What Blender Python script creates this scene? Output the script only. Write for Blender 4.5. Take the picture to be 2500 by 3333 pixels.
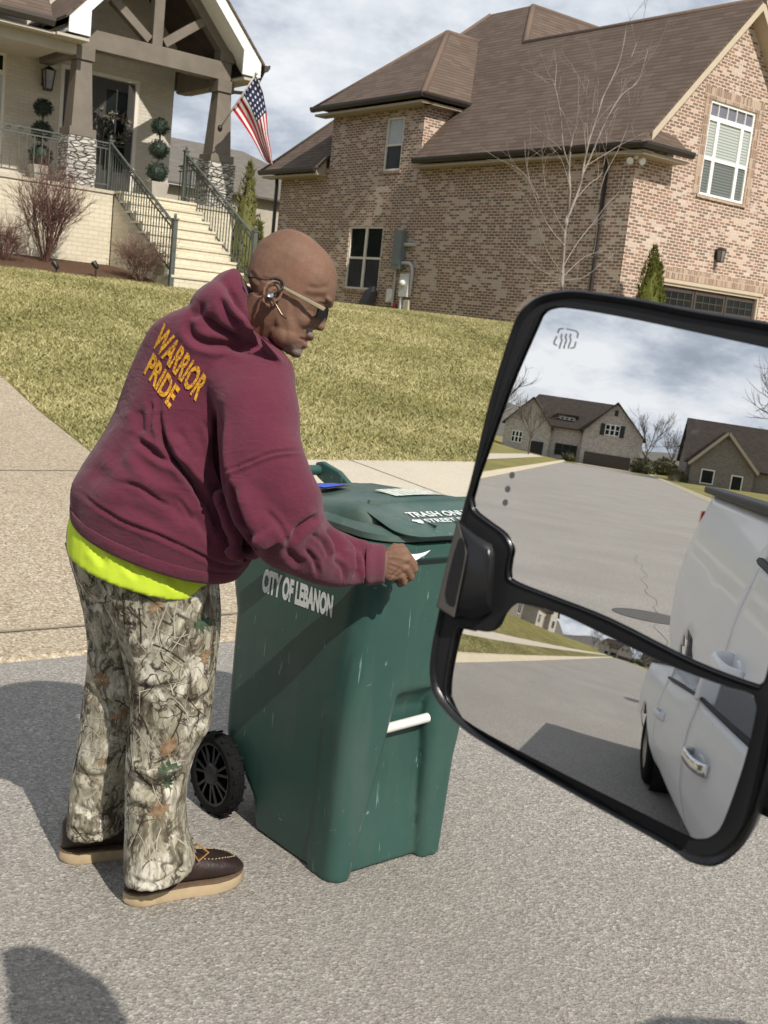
import bpy, math, random
import numpy as np
from mathutils import Vector, Matrix
R_ = math.radians
for _o in list(bpy.data.objects): bpy.data.objects.remove(_o)
S = bpy.context.scene
C = S.collection
rnd = random.Random(7)
nr = np.random.default_rng(11)

# ---------------------------------------------------------------- camera
FPX, CH, PITCH, ROLL = 3711.0, 1.52, R_(9.54), R_(6.05)
_u0 = np.array([0, math.sin(PITCH), math.cos(PITCH)]); FW = np.array([0, math.cos(PITCH), -math.sin(PITCH)])
_r0 = np.array([1.0, 0, 0])
RT = _r0*math.cos(ROLL) + _u0*math.sin(ROLL); UP = -_r0*math.sin(ROLL) + _u0*math.cos(ROLL)
CP = np.array([0, 0, CH])
cd = bpy.data.cameras.new('camera'); cam = bpy.data.objects.new('camera', cd); C.objects.link(cam)
cd.sensor_fit = 'VERTICAL'; cd.sensor_height = 36; cd.lens = FPX/3333*36
cd.clip_start = 0.02; cd.clip_end = 3000
cam.matrix_world = Matrix(((RT[0], UP[0], -FW[0], 0), (RT[1], UP[1], -FW[1], 0), (RT[2], UP[2], -FW[2], CH), (0, 0, 0, 1)))
cd.dof.use_dof = True; cd.dof.focus_distance = 2.9; cd.dof.aperture_fstop = 15
S.camera = cam
S.cycles.caustics_reflective = False; S.cycles.caustics_refractive = False
S.render.resolution_x, S.render.resolution_y = 768, 1024

# ---------------------------------------------------------------- world, sun, exposure
SUN_EL = R_(43); SX, SY = 0.525, -0.851
w = bpy.data.worlds.new('World'); S.world = w; w.use_nodes = True
nt = w.node_tree; nt.nodes.clear()
def _n(t, **k):
    n = nt.nodes.new(t)
    for a, b in k.items(): setattr(n, a, b)
    return n
L = nt.links.new
out = _n('ShaderNodeOutputWorld'); mixs = _n('ShaderNodeMixShader')
sky = _n('ShaderNodeTexSky', sky_type='NISHITA', sun_disc=False, sun_elevation=SUN_EL, sun_rotation=math.atan2(SX, SY), air_density=1.0, dust_density=1.5)
b1 = _n('ShaderNodeBackground'); b1.inputs[1].default_value = 0.10; L(sky.outputs[0], b1.inputs[0])
tc = _n('ShaderNodeTexCoord'); sep = _n('ShaderNodeSeparateXYZ'); L(tc.outputs['Generated'], sep.inputs[0])
def _m(op, a, b=None):
    n = _n('ShaderNodeMath', operation=op)
    for i, x in enumerate((a, b)):
        if x is None: continue
        if isinstance(x, (int, float)): n.inputs[i].default_value = x
        else: L(x, n.inputs[i])
    return n.outputs[0]
den = _m('ADD', _m('MAXIMUM', sep.outputs[2], 0.0), 0.34)
cx = _m('DIVIDE', sep.outputs[0], den); cy = _m('DIVIDE', sep.outputs[1], den)
cmb = _n('ShaderNodeCombineXYZ'); L(cx, cmb.inputs[0]); L(cy, cmb.inputs[1])
def _noise(scale, det, off):
    mp = _n('ShaderNodeMapping'); mp.inputs['Location'].default_value = off; L(cmb.outputs[0], mp.inputs[0])
    n = _n('ShaderNodeTexNoise'); n.inputs['Scale'].default_value = scale; n.inputs['Detail'].default_value = det; n.inputs['Roughness'].default_value = 0.60
    L(mp.outputs[0], n.inputs['Vector']); return n.outputs[0]
def _ramp(x, stops):
    r = _n('ShaderNodeValToRGB'); L(x, r.inputs[0]); el = r.color_ramp.elements
    while len(el) < len(stops): el.new(0.5)
    for e, (p, c) in zip(el, stops): e.position = p; e.color = (*c, 1)
    return r.outputs[0]
nA = _noise(1.3, 7, (3.1, 1.7, 0)); nB = _noise(2.2, 8, (7.3, 4.6, 2.0))
mask = _ramp(nA, [(0.30, (0.45,)*3), (0.5, (1,)*3)])
ccol = _ramp(nB, [(0.38, (0.33, 0.37, 0.44)), (0.46, (0.45, 0.50, 0.58)), (0.53, (0.66, 0.70, 0.755)), (0.62, (0.84, 0.86, 0.885))])
b2 = _n('ShaderNodeBackground'); b2.inputs[1].default_value = 1.0; L(ccol, b2.inputs[0])
L(mask, mixs.inputs[0]); L(b1.outputs[0], mixs.inputs[1]); L(b2.outputs[0], mixs.inputs[2]); L(mixs.outputs[0], out.inputs[0])
sl = bpy.data.lights.new('sun', 'SUN'); sl.energy = 4.3; sl.angle = R_(0.55); sl.color = (1.0, 0.94, 0.85)
so = bpy.data.objects.new('sun', sl); C.objects.link(so)
_sv = Vector((SX*math.cos(SUN_EL), SY*math.cos(SUN_EL), math.sin(SUN_EL)))
so.rotation_euler = _sv.to_track_quat('Z', 'Y').to_euler(); so.location = _sv*40
S.view_settings.view_transform = 'Standard'; S.view_settings.look = 'None'; S.view_settings.exposure = 0.14; S.view_settings.gamma = 1

# ---------------------------------------------------------------- frames
# street frame: a runs along the street, b across it towards the houses
dA = np.array([-.611, .792, 0]); dA /= np.linalg.norm(dA); dB = np.array([dA[1], -dA[0], 0])
M_AB = np.column_stack([dB, dA, [0, 0, 1.0]])
def W(a, b, z=0.0): return dB*a + dA*b + np.array([0, 0, z])
def ray(x, y): return ((x-1250)*RT - (y-1666.5)*UP)/FPX + FW
def Z(x, y, zc): return CP + ray(x, y)*zc
def PLN(x, y, p0, n): D = ray(x, y); return CP + D*(np.dot(p0-CP, n)/np.dot(D, n))
def ab(P): return np.array([P@dB, P@dA, P[2]])
def nrm(v): v = np.asarray(v, float); return v/(np.linalg.norm(v)+1e-12)
_tb = np.array([-80, -4.6, 0, 4.4, 8, 10, 18, 20, 27, 60, 400.0]); _tz = np.array([1.5, 0, 0, 0, .26, .42, 1.60, 1.74, 1.85, 2.3, 3.0])
def tz(b): return float(np.interp(b, _tb, _tz))

# ---------------------------------------------------------------- mesh builder
class MB:
    def __init__(s, frame='w'): s.v = []; s.f = []; s.m = []; s.frame = frame
    def add(s, vs, fs, m=0):
        o = len(s.v); s.v += [tuple(float(c) for c in p) for p in vs]; s.f += [tuple(o+i for i in f) for f in fs]; s.m += [m]*len(fs); return s
    def quad(s, a, b, c, d, m=0): return s.add([a, b, c, d], [(0, 1, 2, 3)], m)
    def poly(s, ps, m=0): return s.add(ps, [tuple(range(len(ps)))], m)
    def box(s, x0, x1, y0, y1, z0, z1, m=0):
        v = [(x, y, z) for z in (z0, z1) for y in (y0, y1) for x in (x0, x1)]
        return s.add(v, [(0, 2, 3, 1), (4, 5, 7, 6), (0, 1, 5, 4), (2, 6, 7, 3), (0, 4, 6, 2), (1, 3, 7, 5)], m)
    def obox(s, c, ax, ay, az, hx, hy, hz, m=0):
        c = np.asarray(c, float); ax, ay, az = nrm(ax)*hx, nrm(ay)*hy, nrm(az)*hz
        v = [c+x*ax+y*ay+z*az for z in (-1, 1) for y in (-1, 1) for x in (-1, 1)]
        return s.add(v, [(0, 2, 3, 1), (4, 5, 7, 6), (0, 1, 5, 4), (2, 6, 7, 3), (0, 4, 6, 2), (1, 3, 7, 5)], m)
    def bar(s, p, q, w, h, up=(0, 0, 1), m=0):
        p, q = np.asarray(p, float), np.asarray(q, float); ax = nrm(q-p); ay = np.cross(up, ax)
        if np.linalg.norm(ay) < 1e-6: ay = np.array([1.0, 0, 0])
        ay = nrm(ay); az = np.cross(ax, ay)
        return s.obox((p+q)/2, ax, ay, az, np.linalg.norm(q-p)/2, w/2, h/2, m)
    def loft(s, rings, m=0, cap=True, close=True):
        n = len(rings[0]); vs = [p for r in rings for p in r]; fs = []
        for i in range(len(rings)-1):
            for j in range(n if close else n-1):
                k = (j+1) % n; fs.append((i*n+j, i*n+k, (i+1)*n+k, (i+1)*n+j))
        if cap: fs.append(tuple(range(n-1, -1, -1))); fs.append(tuple((len(rings)-1)*n+j for j in range(n)))
        return s.add(vs, fs, m)
    def tube(s, path, r, n=8, m=0, cap=True):
        path = [np.asarray(p, float) for p in path]; k = len(path); rs = r if hasattr(r, '__len__') else [r]*k
        rings = []; ref = None
        for i in range(k):
            t = nrm(path[min(i+1, k-1)]-path[max(i-1, 0)])
            if ref is None: ref = np.array([0, 0, 1.0]) if abs(t[2]) < .9 else np.array([1.0, 0, 0])
            x = nrm(np.cross(t, ref)); y = np.cross(t, x); y = nrm(y); ref = -np.cross(t, x) if False else ref
            rings.append([path[i]+rs[i]*(math.cos(2*math.pi*j/n)*x+math.sin(2*math.pi*j/n)*y) for j in range(n)])
        return s.loft(rings, m, cap)
    def lathe(s, prof, o, ax=(0, 0, 1), n=20, m=0, cap=True):
        ax = nrm(ax); x = nrm(np.cross(ax, (0, 0, 1) if abs(ax[2]) < .9 else (1, 0, 0))); y = np.cross(ax, x); o = np.asarray(o, float)
        rings = [[o+ax*h+r*(math.cos(2*math.pi*j/n)*x+math.sin(2*math.pi*j/n)*y) for j in range(n)] for r, h in prof]
        return s.loft(rings, m, cap)
    def ell(s, c, ax, ay, az, rx, ry, rz, nu=16, nv=10, m=0):
        c = np.asarray(c, float); ax, ay, az = nrm(ax), nrm(ay), nrm(az); rings = []
        for i in range(nv+1):
            t = -math.pi/2+math.pi*(i+.0)/nv; t = max(-1.5607, min(1.5607, t))
            rings.append([c+az*rz*math.sin(t)+math.cos(t)*(ax*rx*math.cos(2*math.pi*j/nu)+ay*ry*math.sin(2*math.pi*j/nu)) for j in range(nu)])
        return s.loft(rings, m, True)
    def extr(s, ps, vec, m=0):
        ps = [np.asarray(p, float) for p in ps]; n = len(ps); q = [p+np.asarray(vec, float) for p in ps]
        fs = [tuple(range(n-1, -1, -1)), tuple(range(n, 2*n))]+[(i, (i+1) % n, n+(i+1) % n, n+i) for i in range(n)]
        return s.add(ps+q, fs, m)
    def build(s, name, mats, parent=None, origin=None, smooth=False, bevel=0, sub=0, autos=None, solid=0, uvs=True):
        V = np.array(s.v, float).reshape(-1, 3); U = V.copy()
        if s.frame == 'ab': V = V@M_AB.T
        if parent is not None and origin is None: origin = parent.get('_o', (0, 0, 0))
        if origin is None: origin = (0, 0, 0)
        V = V-np.asarray(origin, float)
        me = bpy.data.meshes.new(name); me.from_pydata([tuple(p) for p in V], [], s.f); me.update()
        for mm in (mats if isinstance(mats, (list, tuple)) else [mats]): me.materials.append(mm)
        if len(s.f):
            me.polygons.foreach_set('material_index', s.m)
            if smooth: me.polygons.foreach_set('use_smooth', [True]*len(s.f))
            if uvs:
                uvl = me.uv_layers.new(name='UVMap'); dat = []
                for f in s.f:
                    p = U[list(f)]; q = np.roll(p, -1, 0)
                    n = np.array([((p[:, 1]-q[:, 1])*(p[:, 2]+q[:, 2])).sum(), ((p[:, 2]-q[:, 2])*(p[:, 0]+q[:, 0])).sum(), ((p[:, 0]-q[:, 0])*(p[:, 1]+q[:, 1])).sum()])
                    n = n/(np.linalg.norm(n)+1e-12)
                    if abs(n[2]) > .95: t, g = np.array([1.0, 0, 0]), np.array([0, 1.0, 0])
                    else: t = nrm(np.cross((0, 0, 1), n)); g = np.cross(n, t)
                    if abs(t[0]) > .98: t = np.array([1.0, 0, 0])
                    elif abs(t[1]) > .98: t = np.array([0, 1.0, 0])
                    for x in p: dat += [float(x@t), float(x@g)]
                uvl.data.foreach_set('uv', dat)
        o = bpy.data.objects.new(name, me); C.objects.link(o); o['_o'] = [float(c) for c in origin]
        if parent is not None: o.parent = parent
        else: o.location = origin
        if bevel:
            md = o.modifiers.new('bevel', 'BEVEL'); md.width = bevel; md.segments = 2; md.limit_method = 'ANGLE'; md.angle_limit = R_(40)
        if solid: md = o.modifiers.new('solid', 'SOLIDIFY'); md.thickness = solid; md.offset = 0
        if sub: md = o.modifiers.new('sub', 'SUBSURF'); md.levels = sub; md.render_levels = sub
        if smooth and autos:
            me.set_sharp_from_angle(angle=R_(autos))
        return o
def thing(name, label, cat, loc, group=None):
    o = bpy.data.objects.new(name, None); C.objects.link(o); o.empty_display_size = .1
    o.location = tuple(float(c) for c in loc); o['_o'] = [float(c) for c in loc]; o['label'] = label; o['category'] = cat
    if group: o['group'] = group
    return o
def tag(o, label, cat, group=None):
    o['label'] = label; o['category'] = cat
    if group: o['group'] = group
    return o
def setting(o, kind='structure'): o['kind'] = kind; return o
def dup(root, loc, label=None):
    def cp(o, par):
        c = o.copy(); C.objects.link(c); c.parent = par
        for ch in [x for x in C.objects if x.parent is o]: cp(ch, c)
        return c
    r = cp(root, None); r.location = tuple(float(c) for c in loc)
    if label: r['label'] = label
    return r

# ---------------------------------------------------------------- materials
class G:
    def __init__(s, name):
        s.mat = bpy.data.materials.new(name); s.mat.use_nodes = True; s.t = s.mat.node_tree; s.p = s.t.nodes['Principled BSDF']; s._tc = None
    def n(s, t, **k):
        x = s.t.nodes.new(t)
        for a, b in k.items(): setattr(x, a, b)
        return x
    def link(s, a, b): s.t.links.new(a, b)
    def put(s, sock, x):
        if isinstance(x, (int, float)): sock.default_value = x
        elif isinstance(x, (tuple, list)): sock.default_value = tuple(x) if len(x) != 3 or sock.type != 'RGBA' else (*x, 1)
        else: s.link(x, sock)
    def co(s, kind='Object'):
        if s._tc is None: s._tc = s.n('ShaderNodeTexCoord')
        return s._tc.outputs[kind]
    def geo(s): return s.n('ShaderNodeNewGeometry').outputs['Position']
    def map(s, v, scale=(1, 1, 1), loc=(0, 0, 0), rot=(0, 0, 0)):
        m = s.n('ShaderNodeMapping'); m.inputs['Scale'].default_value = scale; m.inputs['Location'].default_value = loc; m.inputs['Rotation'].default_value = rot
        s.link(v, m.inputs[0]); return m.outputs[0]
    def noise(s, v, scale, det=4, rough=.55, dist=0):
        x = s.n('ShaderNodeTexNoise'); s.link(v, x.inputs['Vector']); x.inputs['Scale'].default_value = scale; x.inputs['Detail'].default_value = det
        x.inputs['Roughness'].default_value = rough; x.inputs['Distortion'].default_value = dist; return x.outputs[0]
    def vor(s, v, scale, feat='F1', out='Distance', rand=1.0):
        x = s.n('ShaderNodeTexVoronoi', feature=feat); s.link(v, x.inputs['Vector']); x.inputs['Scale'].default_value = scale; x.inputs['Randomness'].default_value = rand; return x.outputs[out]
    def math(s, op, a, b=None, c=None):
        x = s.n('ShaderNodeMath', operation=op)
        for i, y in enumerate((a, b, c)):
            if y is not None: s.put(x.inputs[i], y)
        return x.outputs[0]
    def ramp(s, x, stops, interp='LINEAR'):
        r = s.n('ShaderNodeValToRGB'); s.put(r.inputs[0], x); r.color_ramp.interpolation = interp; el = r.color_ramp.elements
        while len(el) < len(stops): el.new(.5)
        for e, (p, c) in zip(el, stops): e.position = p; e.color = (*c, 1) if hasattr(c, '__len__') else (c, c, c, 1)
        return r.outputs[0]
    def mix(s, f, a, b, mode='MIX'):
        x = s.n('ShaderNodeMix', data_type='RGBA', blend_type=mode); s.put(x.inputs[0], f); s.put(x.inputs[6], a); s.put(x.inputs[7], b); return x.outputs[2]
    def bump(s, h, strength=.3, dist=.01):
        x = s.n('ShaderNodeBump'); x.inputs['Strength'].default_value = strength; x.inputs['Distance'].default_value = dist; s.put(x.inputs['Height'], h)
        s.link(x.outputs[0], s.p.inputs['Normal']); return x
    def fin(s, col=None, rough=None, metal=None, spec=None, coat=None, **k):
        if col is not None: s.put(s.p.inputs['Base Color'], col)
        if rough is not None: s.put(s.p.inputs['Roughness'], rough)
        if metal is not None: s.put(s.p.inputs['Metallic'], metal)
        if spec is not None: s.put(s.p.inputs['Specular IOR Level'], spec)
        if coat is not None: s.put(s.p.inputs['Coat Weight'], coat); s.p.inputs['Coat Roughness'].default_value = .04
        return s.mat
def plain(name, col, rough=.6, var=.25, scale=6, bscale=0, bstr=.2, metal=0, spec=.5, coat=None, fine=0):
    g = G(name); v = g.geo() if False else g.co(); n = g.noise(v, scale, 6)
    c = g.mix(g.ramp(n, [(.3, 0.0), (.7, 1.0)]), tuple(x*(1-var) for x in col), tuple(min(1, x*(1+var)) for x in col))
    if fine: c = g.mix(g.ramp(g.noise(v, fine, 2), [(.35, 0.0), (.65, 1.0)]), c, tuple(min(1, x*1.35) for x in col))
    if bscale: g.bump(g.noise(v, bscale, 5), bstr, .01)
    return g.fin(c, rough, metal, spec, coat)
def brick(name, cols, mortar, mh=.15, bw=.213, bh=.0677, white=None, bstr=.6, soldier=False, rough=.85):
    g = G(name); uv = g.n('ShaderNodeSeparateXYZ'); g.link(g.co('UV'), uv.inputs[0]); u, v = uv.outputs[0], uv.outputs[1]
    if soldier: u, v = v, u; 
    r = g.math('DIVIDE', v, bh); row = g.math('FLOOR', r); fv = g.math('FRACT', r)
    u2 = g.math('ADD', g.math('DIVIDE', u, bw), g.math('MULTIPLY', row, .5 if not soldier else 0.0)); col = g.math('FLOOR', u2); fu = g.math('FRACT', u2)
    cb = g.n('ShaderNodeCombineXYZ'); g.link(col, cb.inputs[0]); g.link(row, cb.inputs[1])
    wn = g.n('ShaderNodeTexWhiteNoise', noise_dimensions='2D'); g.link(cb.outputs[0], wn.inputs['Vector'])
    k = len(cols); c = g.ramp(wn.outputs['Value'], [(i/k, cols[i]) for i in range(k)], 'CONSTANT')
    nz = g.noise(g.co('UV'), 55, 4); c = g.mix(g.ramp(nz, [(.3, 0.0), (.75, .55)]), c, mortar)
    if white:
        big = g.noise(g.co('UV'), 1.3, 3); sw = g.n('ShaderNodeSeparateColor'); g.link(wn.outputs['Color'], sw.inputs[0]); wm = g.ramp(g.math('ADD', g.math('MULTIPLY', big, .9), g.math('MULTIPLY', sw.outputs[1], .30)), [(.70, 0.0), (.735, .75)])
        c = g.mix(wm, c, white)
    wob = g.math('MULTIPLY', g.math('SUBTRACT', g.noise(g.co('UV'), 30, 2), .5), .12)
    m1 = g.math('LESS_THAN', g.math('ADD', fv, wob), mh); m2 = g.math('LESS_THAN', g.math('ADD', fu, wob), mh*bh/bw*1.55); mm = g.math('MAXIMUM', m1, m2)
    c = g.mix(mm, c, mortar); g.bump(g.math('SUBTRACT', g.math('MULTIPLY', nz, .4), mm), bstr, .008)
    return g.fin(c, rough, spec=.2)
def shingle(name, cols, rh=.145, tw=.33):
    g = G(name); uv = g.n('ShaderNodeSeparateXYZ'); g.link(g.co('UV'), uv.inputs[0]); u, v = uv.outputs[0], uv.outputs[1]
    r = g.math('DIVIDE', v, rh); row = g.math('FLOOR', r); fv = g.math('FRACT', r)
    w1 = g.n('ShaderNodeTexWhiteNoise', noise_dimensions='1D'); g.link(row, w1.inputs['W'])
    u2 = g.math('ADD', g.math('DIVIDE', u, tw), g.math('MULTIPLY', w1.outputs['Value'], 3.0)); cb = g.n('ShaderNodeCombineXYZ'); g.link(g.math('FLOOR', u2), cb.inputs[0]); g.link(row, cb.inputs[1])
    wn = g.n('ShaderNodeTexWhiteNoise', noise_dimensions='2D'); g.link(cb.outputs[0], wn.inputs['Vector'])
    k = len(cols); c = g.ramp(wn.outputs['Value'], [(i/k, cols[i]) for i in range(k)], 'LINEAR')
    c = g.mix(g.ramp(g.noise(g.co('UV'), 90, 2), [(.35, .0), (.7, .4)]), c, tuple(x*1.5 for x in cols[0]))
    c = g.mix(g.ramp(g.noise(g.co('UV'), .8, 3), [(.35, .0), (.7, .2)]), c, tuple(x*.7 for x in cols[-1]))
    edge = g.math('LESS_THAN', fv, .16); c = g.mix(g.math('MULTIPLY', edge, .55), c, (.03, .024, .02))  # shadow line under each shingle row, painted into the colour
    g.bump(g.math('SUBTRACT', wn.outputs['Value'], g.math('MULTIPLY', edge, 1.5)), .6, .012)
    return g.fin(c, .95, spec=.15)
# ---------------------------------------------------------------- setting materials
def asphalt_mat():
    g = G('asphalt'); v = g.geo()
    n1 = g.noise(v, .55, 4); n2 = g.noise(v, 6, 5); vo = g.vor(v, 120, out='Color'); sp = g.n('ShaderNodeSeparateColor'); g.link(vo, sp.inputs[0])
    vf = g.vor(v, 260, out='Color'); sp2 = g.n('ShaderNodeSeparateColor'); g.link(vf, sp2.inputs[0])
    c = g.ramp(sp.outputs[0], [(0, (.125, .114, .100)), (.3, (.245, .226, .200)), (.65, (.34, .315, .28)), (.9, (.45, .42, .375)), (1, (.65, .62, .565))])
    c2 = g.ramp(sp2.outputs[1], [(0, (.145, .132, .117)), (.55, (.31, .287, .255)), (.92, (.44, .41, .366)), (1, (.67, .64, .585))])
    c = g.mix(.45, c, c2)
    c = g.mix(g.ramp(n1, [(.35, 0.0), (.65, .5)]), c, (.225, .206, .182)); c = g.mix(g.ramp(n2, [(.35, 0.0), (.75, .18)]), c, (.26, .245, .225))
    st = g.noise(v, 1.7, 2); c = g.mix(g.ramp(st, [(.70, 0.0), (.78, .35)]), c, (.11, .085, .075))
    g.bump(g.math('ADD', g.vor(v, 120), g.math('MULTIPLY', g.vor(v, 260), .5)), .55, .006)
    return g.fin(c, .9, spec=.25)
def aggregate_mat():
    g = G('exposed_aggregate'); v = g.geo(); vo = g.vor(v, 105, out='Color'); sp = g.n('ShaderNodeSeparateColor'); g.link(vo, sp.inputs[0])
    c = g.ramp(sp.outputs[0], [(0, (.18, .135, .09)), (.3, (.31, .25, .175)), (.65, (.42, .352, .255)), (.9, (.51, .45, .35)), (1, (.64, .59, .50))])
    c = g.mix(g.ramp(g.noise(v, .8, 5), [(.3, 0.0), (.7, .45)]), c, (.30, .24, .165)); c = g.mix(g.ramp(g.noise(v, 9, 3), [(.4, 0.0), (.7, .25)]), c, (.45, .39, .29))
    sp2 = g.n('ShaderNodeSeparateXYZ'); g.link(g.co('UV'), sp2.inputs[0]); 
    g.bump(g.vor(v, 105), .4, .005); return g.fin(c, .9, spec=.2)
def lawn_mat():
    g = G('lawn_soil'); v = g.geo(); n1 = g.noise(v, .55, 5, .6); n2 = g.noise(v, 5, 5, .65); n3 = g.noise(v, 26, 4, .7)
    c = g.ramp(g.math('ADD', g.math('MULTIPLY', n1, .55), g.math('ADD', g.math('MULTIPLY', n2, .4), g.math('MULTIPLY', n3, .35))),
               [(.48, (.14, .14, .042)), (.62, (.22, .20, .07)), (.72, (.29, .255, .10)), (.85, (.38, .32, .15))])
    g.bump(g.math('ADD', n3, n2), .9, .06); return g.fin(c, .95, spec=.1)
M = {}
M['asphalt'] = asphalt_mat(); M['agg'] = aggregate_mat(); M['lawn'] = lawn_mat()
M['concrete'] = plain('concrete', (.43, .385, .305), .85, .12, 1.4, 60, .25, spec=.25, fine=90)
M['curb'] = plain('kerb_concrete', (.42, .36, .26), .85, .15, 1.6, 60, .25, spec=.25, fine=90)
M['mulch'] = plain('mulch', (.085, .05, .032), .95, .55, 22, 30, 1.0, spec=.1, fine=60)
M['joint'] = plain('dark_joint', (.21, .175, .135), .95, .2)  # dark tone of the pavement joints

def sheet(name, mat, alo, ahi, bs, dz=0.0, edges=None, aj=None):
    mb = MB('ab')
    for i in range(len(bs)-1):
        b0, b1 = bs[i], bs[i+1]
        f = edges if edges else (lambda b: (alo, ahi))
        (l0, r0), (l1, r1) = f(b0), f(b1)
        k = max(1, int((r0-l0)/8)) if aj is None else aj
        for j in range(k):
            t0, t1 = j/k, (j+1)/k
            mb.quad((l0+(r0-l0)*t0, b0, tz(b0)+dz), (l0+(r0-l0)*t1, b0, tz(b0)+dz), (l1+(r1-l1)*t1, b1, tz(b1)+dz), (l1+(r1-l1)*t0, b1, tz(b1)+dz))
    return mb.build(name, mat, smooth=False)
setting(sheet('road', M['asphalt'], -260, 200, [-4.5, 0, 4.4]))
bl = [4.4, 5, 6, 7, 8, 9, 10, 12, 14, 16, 18, 19, 20, 22, 24, 27, 32, 40, 60, 120, 400]
setting(sheet('lawn', M['lawn'], -260, 200, bl)); setting(sheet('far_lawn', M['lawn'], -260, 200, [-80, -40, -20, -10, -4.5]))
def dr_edges(b): return (-1.6-.3*max(0, 6-b)/1.6, float(np.interp(b, [4.4, 5.2, 6.6, 8.2, 9.8, 11.2, 14, 17], [5.2, 4.5, 3.9, 3.46, 3.62, 3.72, 3.6, 3.0])))
setting(sheet('driveway', M['agg'], 0, 0, [4.4, 4.8, 5.2, 5.9, 6.6, 7.4, 8.2, 9, 9.8, 11.2, 12.6, 14, 15.5, 17], .018, dr_edges, 4))
lip = MB('ab')
for i in range(12): lip.quad(*[(a_, b_, z_) for a_, b_, z_ in ((-2.1+.6*i, 4.385, .0), (-1.5+.6*i, 4.385, .0), (-1.5+.6*i, 4.402, .0185), (-2.1+.6*i, 4.402, .0185))])
setting(lip.build('driveway_edge', M['agg']))
setting(sheet('sidewalk', M['concrete'], 0, 0, [6.6, 7.3, 8.02], .026, lambda b: (float(np.interp(b, [6.6, 8.02], [3.86, 3.47])), 60.0), 30))
setting(sheet('sidewalk', M['concrete'], 0, 0, [6.6, 7.3, 8.02], .026, lambda b: (-120.0, -1.7), 30))
setting(sheet('garage_driveway', M['agg'], 19.9, 24.0, [8.02, 10, 12, 14, 16, 16.8], .02, None, 2))
mb = MB('ab')                       # control joints, laid as thin dark strips
def strip(a0, b0, a1, b1, wd=.012, dz=.031):
    d = nrm(np.array([a1-a0, b1-b0])); n = np.array([-d[1], d[0]])*wd/2; k = 8
    for i in range(k):
        p, q = [np.array([a0+(a1-a0)*t, b0+(b1-b0)*t]) for t in (i/k, (i+1)/k)]
        mb.quad(*[(x[0], x[1], tz(x[1])+dz) for x in (p-n, q-n, q+n, p+n)])
for a in [5.2+1.45*i for i in range(16)]: strip(a+.55, 8.0, a+.65, 6.62)
strip(-1.7, 4.68, 5.0, 4.66, .018, .024); strip(-1.6, 7.6, 3.6, 7.6, .014, .024); strip(1.0, 4.7, .8, 13, .014, .024); strip(-1.6, 11, 3.7, 11, .014, .024)
setting(mb.build('pavement_joint_lines', M['joint']))
for sgn, rng in ((1, ((5.25, 90), (-200, -1.95))), (-1, ((-200, 90),))):
    for a0, a1 in rng:
        mb = MB('ab'); s4 = 4.4 if sgn > 0 else -4.5
        prof = [(0, -.02), (.02, .012), (.16, .07), (.24, .11), (.34, .115), (.36, -.02)]
        k = 40; rings = [[(a0+(a1-a0)*i/k, s4+sgn*d*1.15, z) for d, z in prof] for i in range(k+1)]
        mb.loft(rings, 0, True, True); setting(mb.build('kerb', M['curb'], smooth=False))

# ---------------------------------------------------------------- shared house materials
M['brick'] = brick('mottled_brick', [(.062, .028, .021), (.13, .054, .038), (.17, .077, .055), (.070, .039, .031), (.21, .105, .078), (.042, .028, .025), (.145, .060, .042), (.48, .37, .30), (.085, .044, .033), (.19, .088, .062), (.055, .036, .030)], (.61, .485, .385), .275, white=(.58, .50, .43))
M['soldier'] = brick('soldier_brick', [(.17, .09, .06), (.24, .14, .095), (.36, .25, .18), (.20, .115, .075), (.42, .32, .24)], (.50, .41, .325), .15, soldier=True)
M['paintbrick'] = brick('painted_brick', [(.60, .555, .47), (.63, .585, .50), (.57, .53, .45)], (.51, .47, .395), .13, bstr=.8)
M['paintsold'] = brick('painted_soldier', [(.60, .555, .47), (.63, .585, .50), (.57, .53, .45)], (.50, .46, .385), .13, bstr=.8, soldier=True)
M['stepbrick'] = brick('painted_step_brick', [(.66, .60, .46), (.69, .63, .49), (.63, .57, .44)], (.54, .49, .37), .10, bstr=.7, bh=.085)
M['roof'] = shingle('brown_shingle', [(.100, .073, .057), (.128, .095, .075), (.112, .083, .066), (.145, .108, .086)])
M['ridge'] = plain('ridge_shingle', (.14, .10, .078), .95, .2, 9, 60, .3, spec=.15, fine=120)
M['bronze'] = plain('bronze_gutter', (.030, .023, .019), .45, .15)
M['cream'] = plain('cream_trim', (.50, .42, .31), .6, .05)
M['soffit'] = plain('soffit', (.42, .35, .26), .7, .06)
M['white'] = plain('white_paint', (.80, .80, .77), .5, .04)
M['winframe'] = plain('window_frame', (.72, .68, .60), .5, .04)
M['taupe'] = plain('taupe_timber', (.16, .135, .108), .7, .16, 3, 40, .15)
M['darkwood'] = plain('dark_ceiling_boards', (.045, .03, .021), .7, .4, 4, 20, .3)
M['iron'] = plain('green_grey_iron', (.085, .095, .08), .5, .2, 10)
M['black'] = plain('black_metal', (.012, .012, .012), .45, .1)
M['garage'] = plain('garage_door_brown', (.06, .045, .036), .55, .15)
M['dark'] = plain('dark_interior', (.012, .014, .013), .7, .1)
def glass_mat(name, col, rough=.12):
    g = G(name); return g.fin(g.mix(g.ramp(g.noise(g.co(), 1.2, 2), [(.4, 0.0), (.6, 1.0)]), tuple(x*.6 for x in col), col), rough, spec=.16)
M['glass'] = glass_mat('dark_window_glass', (.012, .016, .013)); M['glasslt'] = glass_mat('screened_glass', (.035, .038, .04), .25)
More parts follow.
